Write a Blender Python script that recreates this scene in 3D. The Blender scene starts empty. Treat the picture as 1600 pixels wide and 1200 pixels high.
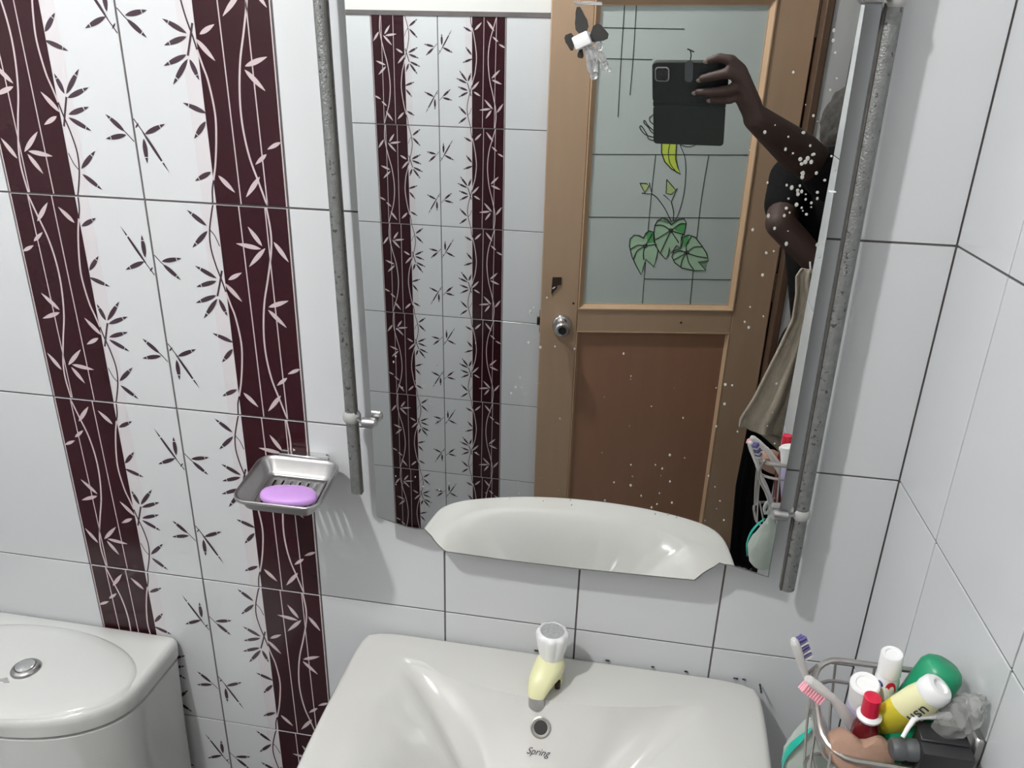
import bpy, bmesh, math, random
from mathutils import Vector, Matrix, noise
S = bpy.context.scene
C = S.collection
random.seed(7)
PI = math.pi
# ------------------------------------------------------------------ camera, world, light, exposure
cam_d = bpy.data.cameras.new('camera'); cam = bpy.data.objects.new('camera', cam_d); C.objects.link(cam)
cam_d.sensor_fit = 'HORIZONTAL'; cam_d.sensor_width = 36.0
cam_d.lens = 36.0 * 1210.627 / 1600.0
cam_d.clip_start = 0.01; cam_d.clip_end = 30
_r = Vector((0.9851568, 0.16981695, 0.02506544)); _d = Vector((0.08744586, -0.37082865, -0.92457522)); _f = Vector((-0.14771356, 0.91304344, -0.38017416))
m = Matrix(((_r.x, -_d.x, -_f.x), (_r.y, -_d.y, -_f.y), (_r.z, -_d.z, -_f.z))).to_4x4()
CAMP = Vector((0.8453273, -0.9346496, 1.6749218))
m.translation = CAMP
cam.matrix_world = m
S.camera = cam
w = bpy.data.worlds.new('world'); S.world = w; w.use_nodes = True
w.node_tree.nodes['Background'].inputs[0].default_value = (0.55, 0.6, 0.65, 1)
w.node_tree.nodes['Background'].inputs[1].default_value = 0.05
LAMP = Vector((0.08, -0.96, 2.62)); LAMP_R = 0.036; LAMP_L = 1560.0
S.view_settings.view_transform = 'Standard'; S.view_settings.look = 'None'
S.view_settings.gamma = 1.0; S.view_settings.exposure = 0.0
S.view_settings.use_curve_mapping = False

# ------------------------------------------------------------------ materials
def mat(name, col, rough=0.5, metal=0.0, var=0.04, scale=30, bump=0.0, trans=0.0, ior=1.5, coat=0.0, emit=None, sss=0.0, spec=0.5, alpha=1.0, bscale=None):
    M = bpy.data.materials.new(name); M.use_nodes = True
    nt = M.node_tree; b = nt.nodes['Principled BSDF']
    def s(k, v):
        if k in b.inputs: b.inputs[k].default_value = v
    s('Roughness', rough); s('Metallic', metal); s('Transmission Weight', trans); s('IOR', ior)
    s('Coat Weight', coat); s('Coat Roughness', 0.05); s('Specular IOR Level', spec); s('Alpha', alpha)
    if sss: s('Subsurface Weight', sss); s('Subsurface Radius', (0.01, 0.006, 0.004))
    tc = nt.nodes.new('ShaderNodeTexCoord')
    n = nt.nodes.new('ShaderNodeTexNoise'); n.inputs['Scale'].default_value = scale; n.inputs['Detail'].default_value = 4
    nt.links.new(tc.outputs['Object'], n.inputs['Vector'])
    r = nt.nodes.new('ShaderNodeMix'); r.data_type = 'RGBA'
    r.inputs[6].default_value = tuple(c * (1 - var) for c in col) + (1,)
    r.inputs[7].default_value = tuple(min(1, c * (1 + var)) for c in col) + (1,)
    nt.links.new(n.outputs['Fac'], r.inputs[0]); nt.links.new(r.outputs[2], b.inputs['Base Color'])
    if bump:
        n2 = nt.nodes.new('ShaderNodeTexNoise'); n2.inputs['Scale'].default_value = bscale or scale * 4; n2.inputs['Detail'].default_value = 3
        nt.links.new(tc.outputs['Object'], n2.inputs['Vector'])
        bp = nt.nodes.new('ShaderNodeBump'); bp.inputs['Strength'].default_value = bump; bp.inputs['Distance'].default_value = 0.002
        nt.links.new(n2.outputs['Fac'], bp.inputs['Height']); nt.links.new(bp.outputs[0], b.inputs['Normal'])
    if emit:
        s('Emission Color', emit[0] + (1,)); s('Emission Strength', emit[1])
    return M
def srgb(r, g, b):
    f = lambda c: (c / 255 / 12.92) if c <= 10 else ((c / 255 + 0.055) / 1.055) ** 2.4
    return (f(r), f(g), f(b))
M = {}
M['tile'] = mat('white_glazed_tile', (0.60, 0.612, 0.625), 0.16, var=0.012, scale=3)
M['tile_tint'] = mat('blush_tile_print', (0.60, 0.572, 0.588), 0.16, var=0.01)
M['tile_brown'] = mat('maroon_tile_print', srgb(44, 13, 20), 0.16, var=0.1, scale=20, spec=0.35)
M['tile_pink'] = mat('pink_vine_print', (0.53, 0.44, 0.455), 0.2, var=0.02)
M['tile_dark'] = mat('charcoal_leaf_print', srgb(62, 45, 54), 0.2, var=0.08)
M['grout'] = mat('dark_grout', srgb(100, 94, 94), 0.9, var=0.25, scale=40)
M['grout_light'] = mat('grey_grout', srgb(88, 88, 85), 0.9, var=0.15, scale=40)
M['plaster'] = mat('white_painted_plaster', (0.66, 0.65, 0.63), 0.7, var=0.03, scale=6, bump=0.1)
M['plaster_grey'] = mat('grey_painted_plaster', (0.46, 0.45, 0.44), 0.8, var=0.06, scale=8, bump=0.1)
M['floor'] = mat('grey_floor_tile', (0.35, 0.34, 0.33), 0.4, var=0.1, scale=8)
M['ceramic'] = mat('white_ceramic', (0.62, 0.612, 0.585), 0.12, var=0.01, scale=4, coat=0.3)
M['ceramic_grey'] = mat('toilet_ceramic', (0.64, 0.645, 0.625), 0.13, var=0.01, scale=4, coat=0.3)
M['mirror'] = mat('silvered_mirror', (0.86, 0.875, 0.865), 0.0, 1.0, var=0.01, scale=4)
M['mirror_edge'] = mat('worn_glass_edge', srgb(120, 124, 120), 0.4, var=0.3, scale=150)
M['mirror_back'] = mat('mirror_backing', srgb(70, 66, 62), 0.8)
M['spot'] = mat('dried_water_spot', (0.55, 0.54, 0.50), 0.6, var=0.2, alpha=0.55)
M['pipe'] = mat('tarnished_pipe', (0.20, 0.205, 0.20), 0.5, 0.55, var=0.4, scale=110, bump=0.6)
M['plastic_grey'] = mat('grey_plastic', (0.36, 0.36, 0.345), 0.5)
M['chrome'] = mat('chrome', (0.75, 0.75, 0.75), 0.12, 1.0)
M['steel'] = mat('brushed_steel', (0.46, 0.45, 0.45), 0.33, 1.0, var=0.1, scale=60)
M['steel_wire'] = mat('steel_wire', (0.42, 0.40, 0.38), 0.35, 0.9, var=0.15)
M['soap'] = mat('lilac_soap', srgb(196, 150, 216), 0.45, var=0.03, sss=0.2)
M['tap_cream'] = mat('cream_plastic', srgb(226, 224, 178), 0.35, var=0.03)
M['white_plastic'] = mat('white_plastic', (0.80, 0.80, 0.80), 0.3, var=0.02)
M['clear'] = mat('clear_plastic', (0.9, 0.9, 0.9), 0.12, var=0.01, trans=0.85, ior=1.3)
M['cap_disc'] = mat('grey_embossed_disc', (0.50, 0.51, 0.51), 0.35, 0.3, var=0.4, scale=260, bump=0.6)
M['dark_hole'] = mat('dark_recess', (0.015, 0.014, 0.013), 0.6)
M['ink'] = mat('dark_ink', (0.03, 0.03, 0.035), 0.6)
M['wood'] = mat('varnished_tan_wood', srgb(172, 144, 118), 0.4, var=0.07, scale=7, coat=0.15)
M['wood_mould'] = mat('pale_wood_moulding', srgb(194, 162, 130), 0.38, var=0.05, scale=9, coat=0.1)
M['wood_panel'] = mat('reddish_plywood_panel', srgb(150, 110, 86), 0.4, var=0.1, scale=5, coat=0.15)
M['wood_dark'] = mat('dark_wood_frame', srgb(84, 62, 46), 0.5, var=0.15, scale=9)
M['frosted'] = mat('frosted_glass', srgb(182, 190, 186), 0.32, var=0.04, scale=5, spec=0.6)
M['lead'] = mat('black_leading', (0.012, 0.018, 0.014), 0.5)
M['paint_yellow'] = mat('yellow_green_glass_paint', srgb(196, 212, 84), 0.4, var=0.05)
M['paint_green'] = mat('green_glass_paint', srgb(84, 160, 92), 0.4, var=0.2, scale=20)
M['paint_pale'] = mat('pale_green_glass_paint', srgb(166, 196, 166), 0.4, var=0.08, scale=25)
M['paint_bud'] = mat('faint_yellow_glass_paint', srgb(178, 196, 128), 0.4, var=0.05)
M['brass'] = mat('rusty_dark_iron', (0.05, 0.03, 0.02), 0.6, 0.4, var=0.4)
M['skin'] = mat('dark_brown_skin', srgb(60, 40, 33), 0.6, var=0.12, scale=20, bump=0.15, bscale=250)
M['nail'] = mat('fingernail', srgb(132, 118, 112), 0.3)
M['case'] = mat('black_phone_case', (0.012, 0.016, 0.015), 0.42, var=0.1, bump=0.3, bscale=500)
M['case_in'] = mat('dark_green_case_lining', (0.018, 0.024, 0.020), 0.5, var=0.1)
M['lens'] = mat('camera_glass', (0.01, 0.01, 0.012), 0.05)
M['shirt'] = mat('black_cloth', (0.006, 0.0055, 0.006), 0.9, spec=0.15, var=0.3, scale=40, bump=0.5)
M['pants'] = mat('dark_cloth', (0.008, 0.007, 0.008), 0.9, spec=0.15, var=0.3, scale=40, bump=0.5)
M['hair'] = mat('black_grey_hair', (0.05, 0.045, 0.04), 0.8, var=0.6, scale=90, bump=1.0)
M['towel'] = mat('grey_brown_towel', srgb(172, 160, 144), 0.95, var=0.2, scale=45, bump=1.0, bscale=500)
M['green'] = mat('green_plastic', srgb(22, 140, 98), 0.35, var=0.05)
M['yellow'] = mat('yellow_plastic', srgb(222, 208, 60), 0.35, var=0.05)
M['red'] = mat('red_plastic', srgb(200, 24, 60), 0.3, var=0.03)
M['darkred'] = mat('dark_red_bottle', srgb(92, 14, 22), 0.2, var=0.2)
M['lavender'] = mat('lavender_tube', srgb(182, 174, 204), 0.35)
M['blue'] = mat('blue_print', srgb(66, 76, 150), 0.35)
M['pinkp'] = mat('pink_bristles', srgb(240, 168, 180), 0.6, var=0.15, scale=300)
M['purple'] = mat('purple_bristles', srgb(96, 88, 140), 0.6, var=0.3, scale=300)
M['milky'] = mat('milky_translucent_plastic', (0.82, 0.80, 0.78), 0.3, var=0.02, trans=0.35, ior=1.35)
M['sponge'] = mat('tan_foot_scrubber', srgb(166, 133, 114), 0.85, var=0.08, scale=60, bump=0.5)
M['blackp'] = mat('black_plastic', (0.02, 0.02, 0.022), 0.35)
M['greyp'] = mat('dark_grey_rubber', (0.08, 0.085, 0.09), 0.5)
M['bag'] = mat('translucent_bag', (0.62, 0.68, 0.62), 0.3, var=0.1, scale=20, trans=0.4, ior=1.15, bump=0.6)
M['teal'] = mat('teal_plastic', srgb(20, 170, 150), 0.35)
M['film'] = mat('clear_grey_film', (0.80, 0.80, 0.78), 0.18, var=0.15, trans=0.8, ior=1.08, bump=0.8, bscale=90)
M['bulb'] = mat('lamp_bulb', (1, 1, 1), 0.4, emit=((0.985, 0.99, 0.985), LAMP_L))
nt = M['pipe'].node_tree; b_ = nt.nodes['Principled BSDF']; old = b_.inputs['Base Color'].links[0].from_socket
tc = [x for x in nt.nodes if x.type == 'TEX_COORD'][0]
n_ = nt.nodes.new('ShaderNodeTexNoise'); n_.inputs['Scale'].default_value = 170; n_.inputs['Detail'].default_value = 2; nt.links.new(tc.outputs['Object'], n_.inputs['Vector'])
cr = nt.nodes.new('ShaderNodeValToRGB'); cr.color_ramp.elements[0].position = 0.63; cr.color_ramp.elements[1].position = 0.70; nt.links.new(n_.outputs['Fac'], cr.inputs[0])
mx = nt.nodes.new('ShaderNodeMix'); mx.data_type = 'RGBA'; nt.links.new(cr.outputs[0], mx.inputs[0]); nt.links.new(old, mx.inputs[6]); mx.inputs[7].default_value = (0.06, 0.055, 0.05, 1)
nt.links.new(mx.outputs[2], b_.inputs['Base Color'])
# wood grain streaks on timber
for k in ('wood', 'wood_panel', 'wood_mould', 'wood_dark'):
    nt = M[k].node_tree
    n = [x for x in nt.nodes if x.type == 'TEX_NOISE'][0]
    mp = nt.nodes.new('ShaderNodeMapping'); mp.inputs['Scale'].default_value = (6, 6, 0.6)
    tc = [x for x in nt.nodes if x.type == 'TEX_COORD'][0]
    nt.links.new(tc.outputs['Object'], mp.inputs['Vector']); nt.links.new(mp.outputs[0], n.inputs['Vector'])

# ------------------------------------------------------------------ mesh helpers
def obj(name, bm, mats, parent=None, smooth=True, loc=None, angle=40):
    me = bpy.data.meshes.new(name)
    bmesh.ops.recalc_face_normals(bm, faces=bm.faces)
    bm.to_mesh(me); bm.free()
    if not isinstance(mats, (list, tuple)): mats = [mats]
    for x in mats: me.materials.append(x)
    if smooth:
        me.polygons.foreach_set('use_smooth', [True] * len(me.polygons))
        try: me.set_sharp_from_angle(angle=math.radians(angle))
        except Exception: pass
    o = bpy.data.objects.new(name, me); C.objects.link(o)
    if parent: o.parent = parent
    if loc: o.location = loc
    return o
def thing(name, label, cat, loc=(0, 0, 0), group=None):
    o = bpy.data.objects.new(name, None); C.objects.link(o); o.location = loc
    o.empty_display_size = 0.02
    o['label'] = label; o['category'] = cat
    if group: o['group'] = group
    return o
def tag(o, label, cat, group=None):
    o['label'] = label; o['category'] = cat
    if group: o['group'] = group
    return o
def part(name, bm, mats, parent, **k):
    """part given in world coordinates, re-based on its thing"""
    off = Vector((0, 0, 0)); p = parent
    while p: off += p.location; p = p.parent
    bmesh.ops.translate(bm, verts=bm.verts, vec=-off)
    return obj(name, bm, mats, parent, **k)
def B(): return bmesh.new()
def box(bm, lo, hi, bev=0.0, seg=2, mi=0, rot=None, piv=None):
    lo = Vector(lo); hi = Vector(hi)
    r = bmesh.ops.create_cube(bm, size=1)
    vs = r['verts']
    for v in vs: v.co = Vector((lo[i] + (v.co[i] + 0.5) * (hi[i] - lo[i]) for i in range(3)))
    es = list({e for v in vs for e in v.link_edges})
    if bev:
        g = bmesh.ops.bevel(bm, geom=es, offset=bev, segments=seg, affect='EDGES', profile=0.5)
        vs = list({v for f in g['faces'] for v in f.verts} | {v for v in vs if v.is_valid})
    fs = {f for v in vs for f in v.link_faces}
    for f in fs: f.material_index = mi
    if rot is not None:
        pv = Vector(piv) if piv is not None else (lo + hi) / 2
        for v in {v for f in fs for v in f.verts}: v.co = rot @ (v.co - pv) + pv
def frame_from(d):
    d = Vector(d).normalized()
    a = Vector((0, 0, 1)) if abs(d.z) < 0.9 else Vector((1, 0, 0))
    u = d.cross(a).normalized(); v = d.cross(u).normalized()
    return u, v
def lathe(bm, prof, base, axis=(0, 0, 1), n=24, mi=0, sc=(1, 1)):
    base = Vector(base); axis = Vector(axis).normalized(); u, v = frame_from(axis)
    rings = []
    for r, h in prof:
        if r <= 1e-6: rings.append([bm.verts.new(base + axis * h)])
        else: rings.append([bm.verts.new(base + axis * h + u * math.cos(2 * PI * k / n) * r * sc[0] + v * math.sin(2 * PI * k / n) * r * sc[1]) for k in range(n)])
    for a, b in zip(rings, rings[1:]):
        for k in range(n):
            k2 = (k + 1) % n
            if len(a) == 1 and len(b) == 1: continue
            if len(a) == 1: f = bm.faces.new((a[0], b[k2], b[k]))
            elif len(b) == 1: f = bm.faces.new((a[k], a[k2], b[0]))
            else: f = bm.faces.new((a[k], a[k2], b[k2], b[k]))
            f.material_index = mi
    for rg, fl in ((rings[0], 1), (rings[-1], 0)):
        if len(rg) > 1:
            f = bm.faces.new(rg[::-1] if fl else rg); f.material_index = mi
def spline(pts, sub=6):
    P = [Vector(p) for p in pts]
    if len(P) < 3: return P
    out = []
    for i in range(len(P) - 1):
        p0 = P[i - 1] if i else P[0] * 2 - P[1]; p1 = P[i]; p2 = P[i + 1]; p3 = P[i + 2] if i + 2 < len(P) else P[-1] * 2 - P[-2]
        for s in range(sub):
            t = s / sub
            out.append(0.5 * ((2 * p1) + (p2 - p0) * t + (2 * p0 - 5 * p1 + 4 * p2 - p3) * t * t + (3 * p1 - p0 - 3 * p2 + p3) * t ** 3))
    out.append(P[-1]); return out
def tube(bm, pts, r, n=10, mi=0, sub=6, closed=False, smooth=True, flat=1.0):
    P = spline(pts, sub) if smooth else [Vector(p) for p in pts]
    k = len(P); rr = r if isinstance(r, (list, tuple)) else [r]
    def rad(i):
        if len(rr) == 1: return rr[0]
        t = i / (k - 1) * (len(rr) - 1); j = min(int(t), len(rr) - 2); return rr[j] + (rr[j + 1] - rr[j]) * (t - j)
    rings = []; u = None
    for i, p in enumerate(P):
        if closed: d = (P[(i + 1) % k] - P[i - 1]).normalized()
        else: d = (P[min(i + 1, k - 1)] - P[max(i - 1, 0)]).normalized()
        if u is None: u, v = frame_from(d)
        else: u = (u - d * u.dot(d)).normalized(); v = d.cross(u)
        R = rad(i)
        rings.append([bm.verts.new(p + u * math.cos(2 * PI * a / n) * R + v * math.sin(2 * PI * a / n) * R * flat) for a in range(n)])
    seq = list(zip(rings, rings[1:])) + ([(rings[-1], rings[0])] if closed else [])
    for a, b in seq:
        for q in range(n):
            f = bm.faces.new((a[q], a[(q + 1) % n], b[(q + 1) % n], b[q])); f.material_index = mi
    if not closed:
        for rg in (rings[0][::-1], rings[-1]):
            f = bm.faces.new(rg); f.material_index = mi
def ellip(bm, c, rad, mi=0, seg=20, rot=None):
    r = bmesh.ops.create_uvsphere(bm, u_segments=seg, v_segments=max(8, seg // 2), radius=1)
    for v in r['verts']:
        q = Vector((v.co.x * rad[0], v.co.y * rad[1], v.co.z * rad[2]))
        if rot is not None: q = rot @ q
        v.co = q + Vector(c)
    for f in {f for v in r['verts'] for f in v.link_faces}: f.material_index = mi
def loops(bm, L, cap0=True, cap1=True, mi=0):
    R = [[bm.verts.new(p) for p in l] for l in L]
    n = len(R[0])
    for a, b in zip(R, R[1:]):
        for k in range(n):
            f = bm.faces.new((a[k], a[(k + 1) % n], b[(k + 1) % n], b[k])); f.material_index = mi
    if cap0: bm.faces.new(R[0][::-1]).material_index = mi
    if cap1: bm.faces.new(R[-1]).material_index = mi
    return R
def rrect(x0, x1, y0, y1, r, z, n=6):
    pts = []
    for cx, cy, a0 in ((x1 - r, y1 - r, 0), (x0 + r, y1 - r, PI / 2), (x0 + r, y0 + r, PI), (x1 - r, y0 + r, 1.5 * PI)):
        for k in range(n + 1):
            a = a0 + PI / 2 * k / n; pts.append(Vector((cx + r * math.cos(a), cy + r * math.sin(a), z)))
    return pts
def prism(bm, poly, fn, t0, t1, mi=0):
    """poly of 2-D points, fn(u, v, t) -> point"""
    loops(bm, [[fn(u, v, t0) for u, v in poly], [fn(u, v, t1) for u, v in poly]], mi=mi)

# ------------------------------------------------------------------ tiles: local frame, front face towards -y, x to the right, z up
GAP = 0.0026; TD = 0.006
def tile_box(bm, w_, h_):
    box(bm, (-w_ / 2 + GAP / 2, 0, -h_ / 2 + GAP / 2), (w_ / 2 - GAP / 2, TD, h_ / 2 - GAP / 2), 0.0004, 1)
_tm = {}
def tile_mesh(w_, h_):
    k = (round(w_, 4), round(h_, 4))
    if k not in _tm:
        bm = B(); tile_box(bm, w_, h_); bmesh.ops.recalc_face_normals(bm, faces=bm.faces)
        me = bpy.data.meshes.new('tile'); bm.to_mesh(me); bm.free(); me.materials.append(M['tile']); _tm[k] = me
    return _tm[k]
DARK = [(0.084, 0.271, 0.059, 0.29), (0.084, 0.264, 0.06, 0.241), (0.089, 0.201, 0.06, 0.216), (0.088, 0.197, 0.058, 0.187), (0.085, 0.177, 0.054, 0.164), (0.086, 0.172, 0.063, 0.143), (0.089, 0.172, 0.098, 0.149), (0.102, 0.111, 0.073, 0.122), (0.1, 0.101, 0.082, 0.08), (0.099, 0.04, 0.076, 0.028), (0.012, 0.219, 0.041, 0.225), (0.013, 0.215, 0.036, 0.195), (0.015, 0.083, 0.044, 0.096), (0.012, 0.077, 0.012, 0.047), (0.01, 0.089, 0.041, 0.037)]
PINK = [(0.106, 0.2, 0.126, 0.211), (0.1, 0.195, 0.122, 0.171), (0.159, 0.249, 0.142, 0.273), (0.157, 0.245, 0.123, 0.25), (0.163, 0.246, 0.138, 0.22), (0.176, 0.255, 0.194, 0.23), (0.16, 0.166, 0.189, 0.177), (0.159, 0.162, 0.183, 0.139), (0.197, 0.08, 0.179, 0.071), (0.177, 0.065, 0.161, 0.052), (0.165, 0.037, 0.144, 0.011), (0.109, 0.036, 0.129, 0.016)]
def flat_poly(bm, pts, y, mi):
    f = bm.faces.new([bm.verts.new((p[0] - 0.1, y, p[1] - 0.15)) for p in pts]); f.material_index = mi
    f.normal_update()
    if f.normal.y > 0: f.normal_flip()
def ribbon(bm, pts, wd, y, mi):
    P = spline([(a, 0, b) for a, b in pts], 5)
    L, R_ = [], []
    for i, p in enumerate(P):
        d = P[min(i + 1, len(P) - 1)] - P[max(i - 1, 0)]; d.normalize(); nn = Vector((d.z, 0, -d.x)) * wd / 2
        z = min(max(p.z, 0.0014), 0.2986)
        zc = lambda q: min(max(q, 0.0014), 0.2986)
        L.append(bm.verts.new((p.x + nn.x - 0.1, y, zc(p.z + nn.z) - 0.15))); R_.append(bm.verts.new((p.x - nn.x - 0.1, y, zc(p.z - nn.z) - 0.15)))
    for i in range(len(P) - 1):
        f = bm.faces.new((L[i], L[i + 1], R_[i + 1], R_[i])); f.material_index = mi; f.normal_update()
        if f.normal.y > 0: f.normal_flip()
def leaf(bm, l, y, mi, cut):
    a = Vector((l[0], l[1])); b = Vector((l[2], l[3])); d = b - a; ln = d.length; d.normalize(); nn = Vector((-d.y, d.x))
    wd = min(0.0031, ln * 0.125)
    if ln > 0.05: wd = 0.0019
    def seg(t0, t1):
        N = 7; up = []; dn = []
        for k in range(N + 1):
            t = t0 + (t1 - t0) * k / N; h = wd * (math.sin(PI * min(1, t ** 0.85))) ** 0.8 if 0 < t < 1 else 0.0002
            h = max(h, 0.00025)
            p = a + d * ln * t; up.append(p + nn * h); dn.append(p - nn * h)
        flat_poly(bm, [(min(max(q.x, 0.0015), 0.1985), q.y) for q in up + dn[::-1]], y, mi)
    if cut: seg(0, 0.74); seg(0.78, 1)
    else: seg(0, 1)
def decor_mesh():
    bm = B(); tile_box(bm, 0.2, 0.3); bmesh.ops.recalc_face_normals(bm, faces=bm.faces)
    e = 0.0014; g = 0.00012
    flat_poly(bm, [(0.082, e), (0.1015, e), (0.1, 0.3 - e), (0.078, 0.3 - e)], -g, 1)
    flat_poly(bm, [(0.1012, e), (0.197, e), (0.197, 0.3 - e), (0.1005, 0.3 - e)], -2 * g, 2)
    flat_poly(bm, [(0.197, e), (0.1986, e), (0.1986, 0.3 - e), (0.197, 0.3 - e)], -2 * g, 3)
    ribbon(bm, [(0.132, 0.3), (0.134, 0.157), (0.136, 0)], 0.0016, -3 * g, 3)
    ribbon(bm, [(0.168, 0.3), (0.1695, 0.154), (0.172, 0)], 0.0016, -3 * g, 3)
    ribbon(bm, [(0.17, 0.3), (0.173, 0.268), (0.171, 0.242), (0.163, 0.206), (0.154, 0.17), (0.149, 0.13), (0.149, 0.095), (0.154, 0.06), (0.163, 0.03), (0.172, 0.0)], 0.0025, -3 * g, 3)
    ribbon(bm, [(0.0965, 0.3), (0.088, 0.268), (0.086, 0.244), (0.09, 0.22), (0.096, 0.199), (0.1, 0.183)], 0.0021, -3 * g, 4)
    ribbon(bm, [(0.1, 0.183), (0.105, 0.165), (0.11, 0.147), (0.114, 0.112), (0.112, 0.083), (0.107, 0.052), (0.1015, 0.03)], 0.0025, -3 * g, 3)
    ribbon(bm, [(0.1015, 0.03), (0.098, 0.017), (0.0965, 0.0)], 0.0021, -3 * g, 4)
    ribbon(bm, [(0.088, 0.266), (0.094, 0.258), (0.099, 0.245)], 0.0013, -3 * g, 4)
    ribbon(bm, [(0.098, 0.212), (0.093, 0.195), (0.087, 0.176)], 0.0026, -3.4 * g, 4)
    ribbon(bm, [(0.002, 0.227), (0.013, 0.215), (0.03, 0.201)], 0.0013, -3 * g, 4)
    ribbon(bm, [(0.002, 0.101), (0.01, 0.089), (0.02, 0.074)], 0.0014, -3 * g, 4)
    for l in DARK: leaf(bm, l, -4 * g, 4, True)
    for l in PINK: leaf(bm, l, -4 * g, 3, False)
    leaf(bm, (0.003, 0.09, 0.008, 0.096), -4 * g, 4, False)
    me = bpy.data.meshes.new('bamboo_tile'); bm.to_mesh(me); bm.free()
    for k in ('tile', 'tile_tint', 'tile_brown', 'tile_pink', 'tile_dark'): me.materials.append(M[k])
    return me
DECOR = decor_mesh()
def put_tile(me, parent, pos, rz, name='tile', flip=False):
    o = bpy.data.objects.new(name, me); C.objects.link(o); o.parent = parent
    j = lambda a: random.uniform(-a, a)
    o.location = pos
    o.rotation_euler = (j(0.0012), PI if flip else 0, 0) if rz == 0 else (0, PI if flip else 0, rz)
    if flip and rz: o.rotation_euler = (Matrix.Rotation(rz, 3, 'Z') @ Matrix.Rotation(PI, 3, 'Y')).to_euler()
    return o
def struct(name, bm, m_, **k):
    o = obj(name, bm, m_, smooth=False, **k); o['kind'] = 'structure'; return o
GR = 0.0015      # grout lies this far behind the tile faces
CEIL = 2.8
ROWS = [(0.3 * k + 0.15, 0.3) for k in range(9)] + [(2.75, 0.1)]
# wall behind the basin (tile faces at y = 0)
bm = B(); box(bm, (-0.9, GR, 0), (2.2, 0.12, CEIL)); wall_back = struct('wall_back', bm, M['grout'])
xe = [-0.8, -0.6, -0.4, -0.2, 0, 0.2, 0.4, 0.6, 0.8, 1.0, 1.195]
for zc, hh in ROWS:
    for i in range(10):
        a, b = xe[i], xe[i + 1]
        if i in (4, 5) and hh == 0.3: put_tile(DECOR, wall_back, ((a + b) / 2, 0, zc), 0, 'bamboo_tile', flip=(i == 4))
        else: put_tile(tile_mesh(b - a, hh), wall_back, ((a + b) / 2, 0, zc), 0)
# wall on the right, ending in a free edge
XR = 1.195; YE = -0.835
bm = B(); box(bm, (XR + GR, YE, 0), (2.2, 0.0, CEIL)); wall_right = struct('wall_right', bm, [M['grout_light']])
ye = [0, -0.138, -0.338, -0.538, -0.738, YE]
for zc, hh in ROWS:
    for i in range(5):
        a, b = ye[i], ye[i + 1]; put_tile(tile_mesh(a - b, hh), wall_right, (XR, (a + b) / 2, zc), -PI / 2)
    put_tile(tile_mesh(0.2, hh), wall_right, (XR + 0.1, YE - 0.006, zc), 0)
# wall on the left
bm = B(); box(bm, (-0.9, -1.6, 0), (-0.8 - GR, 0.0, CEIL)); wall_left = struct('wall_left', bm, M['grout'])
for zc, hh in ROWS:
    for i in range(8):
        a, b = -0.2 * i, -0.2 * (i + 1)
        if i == 7: b = -1.512
        put_tile(tile_mesh(a - b, hh), wall_left, (-0.8, (a + b) / 2, zc), PI / 2)
# wall with the door, opposite the basin (tile faces at y = -1.512, tiled up to z 1.752)
YO = -1.512; XD0, XD1 = 0.527, 1.246
bm = B()
box(bm, (-0.9, YO - 0.10, 0), (XD0, YO - GR, CEIL)); wall_front = struct('wall_front', bm, M['grout'])
xo = [-0.8, -0.6, -0.4, -0.2, 0, 0.2, 0.4, XD0]; zo = [0, 0.252, 0.552, 0.852, 1.152, 1.452, 1.752]
for r_ in range(6):
    for i in range(7):
        a, b = xo[i], xo[i + 1]; zc = (zo[r_] + zo[r_ + 1]) / 2
        if i in (4, 5): put_tile(DECOR, wall_front, ((a + b) / 2, YO, zo[r_ + 1] - 0.15), PI, 'bamboo_tile', flip=(i == 5))
        else: put_tile(tile_mesh(b - a, zo[r_ + 1] - zo[r_]), wall_front, ((a + b) / 2, YO, zc), PI)
bm = B(); box(bm, (-0.8, YO - GR, 1.762), (XD0, YO + 0.0015, CEIL)); part('plaster', bm, M['plaster'], wall_front, smooth=False)
bm = B(); box(bm, (-0.8, YO - GR, 1.751), (XD0, YO + 0.0022, 1.7635)); part('tile_edge_grout', bm, M['grout'], wall_front, smooth=False)
bm = B(); box(bm, (XD0, YO - 0.10, 2.02), (2.2, YO, CEIL)); struct('wall_over_door', bm, M['plaster'])
bm = B(); box(bm, (1.267, YO - 0.10, 0), (2.2, YO, 2.02)); struct('wall_beside_door', bm, M['plaster_grey'])
bm = B(); box(bm, (2.1, YO, 0), (2.2, YE, CEIL)); struct('wall_alcove', bm, M['plaster_grey'])
bm = B(); box(bm, (-0.3, -2.5, 0), (2.2, -2.4, CEIL)); struct('wall_hall', bm, M['plaster_grey'])
bm = B(); box(bm, (-0.9, -2.5, -0.1), (2.2, 0.12, -0.003)); fl = struct('floor', bm, M['grout'])
bm = B(); box(bm, (-0.9, -1.6, CEIL), (2.2, 0.12, CEIL + 0.1)); struct('ceiling', bm, M['plaster'])
bm = B(); box(bm, (-0.9, -2.5, 2.3), (2.2, -1.6, 2.4)); struct('ceiling_hall', bm, M['plaster_grey'])
bm = B(); box(bm, (-0.1475, -0.1475, -0.003), (0.1475, 0.1475, 0), 0.001, 1)
ft = bpy.data.meshes.new('floor_tile'); bm.to_mesh(ft); bm.free(); ft.materials.append(M['floor'])
for i in range(10):
    for j in range(5):
        o = bpy.data.objects.new('floor_tile', ft); C.objects.link(o); o.parent = fl; o.location = (-0.65 + 0.3 * i, -0.15 - 0.3 * j, 0)
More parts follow.
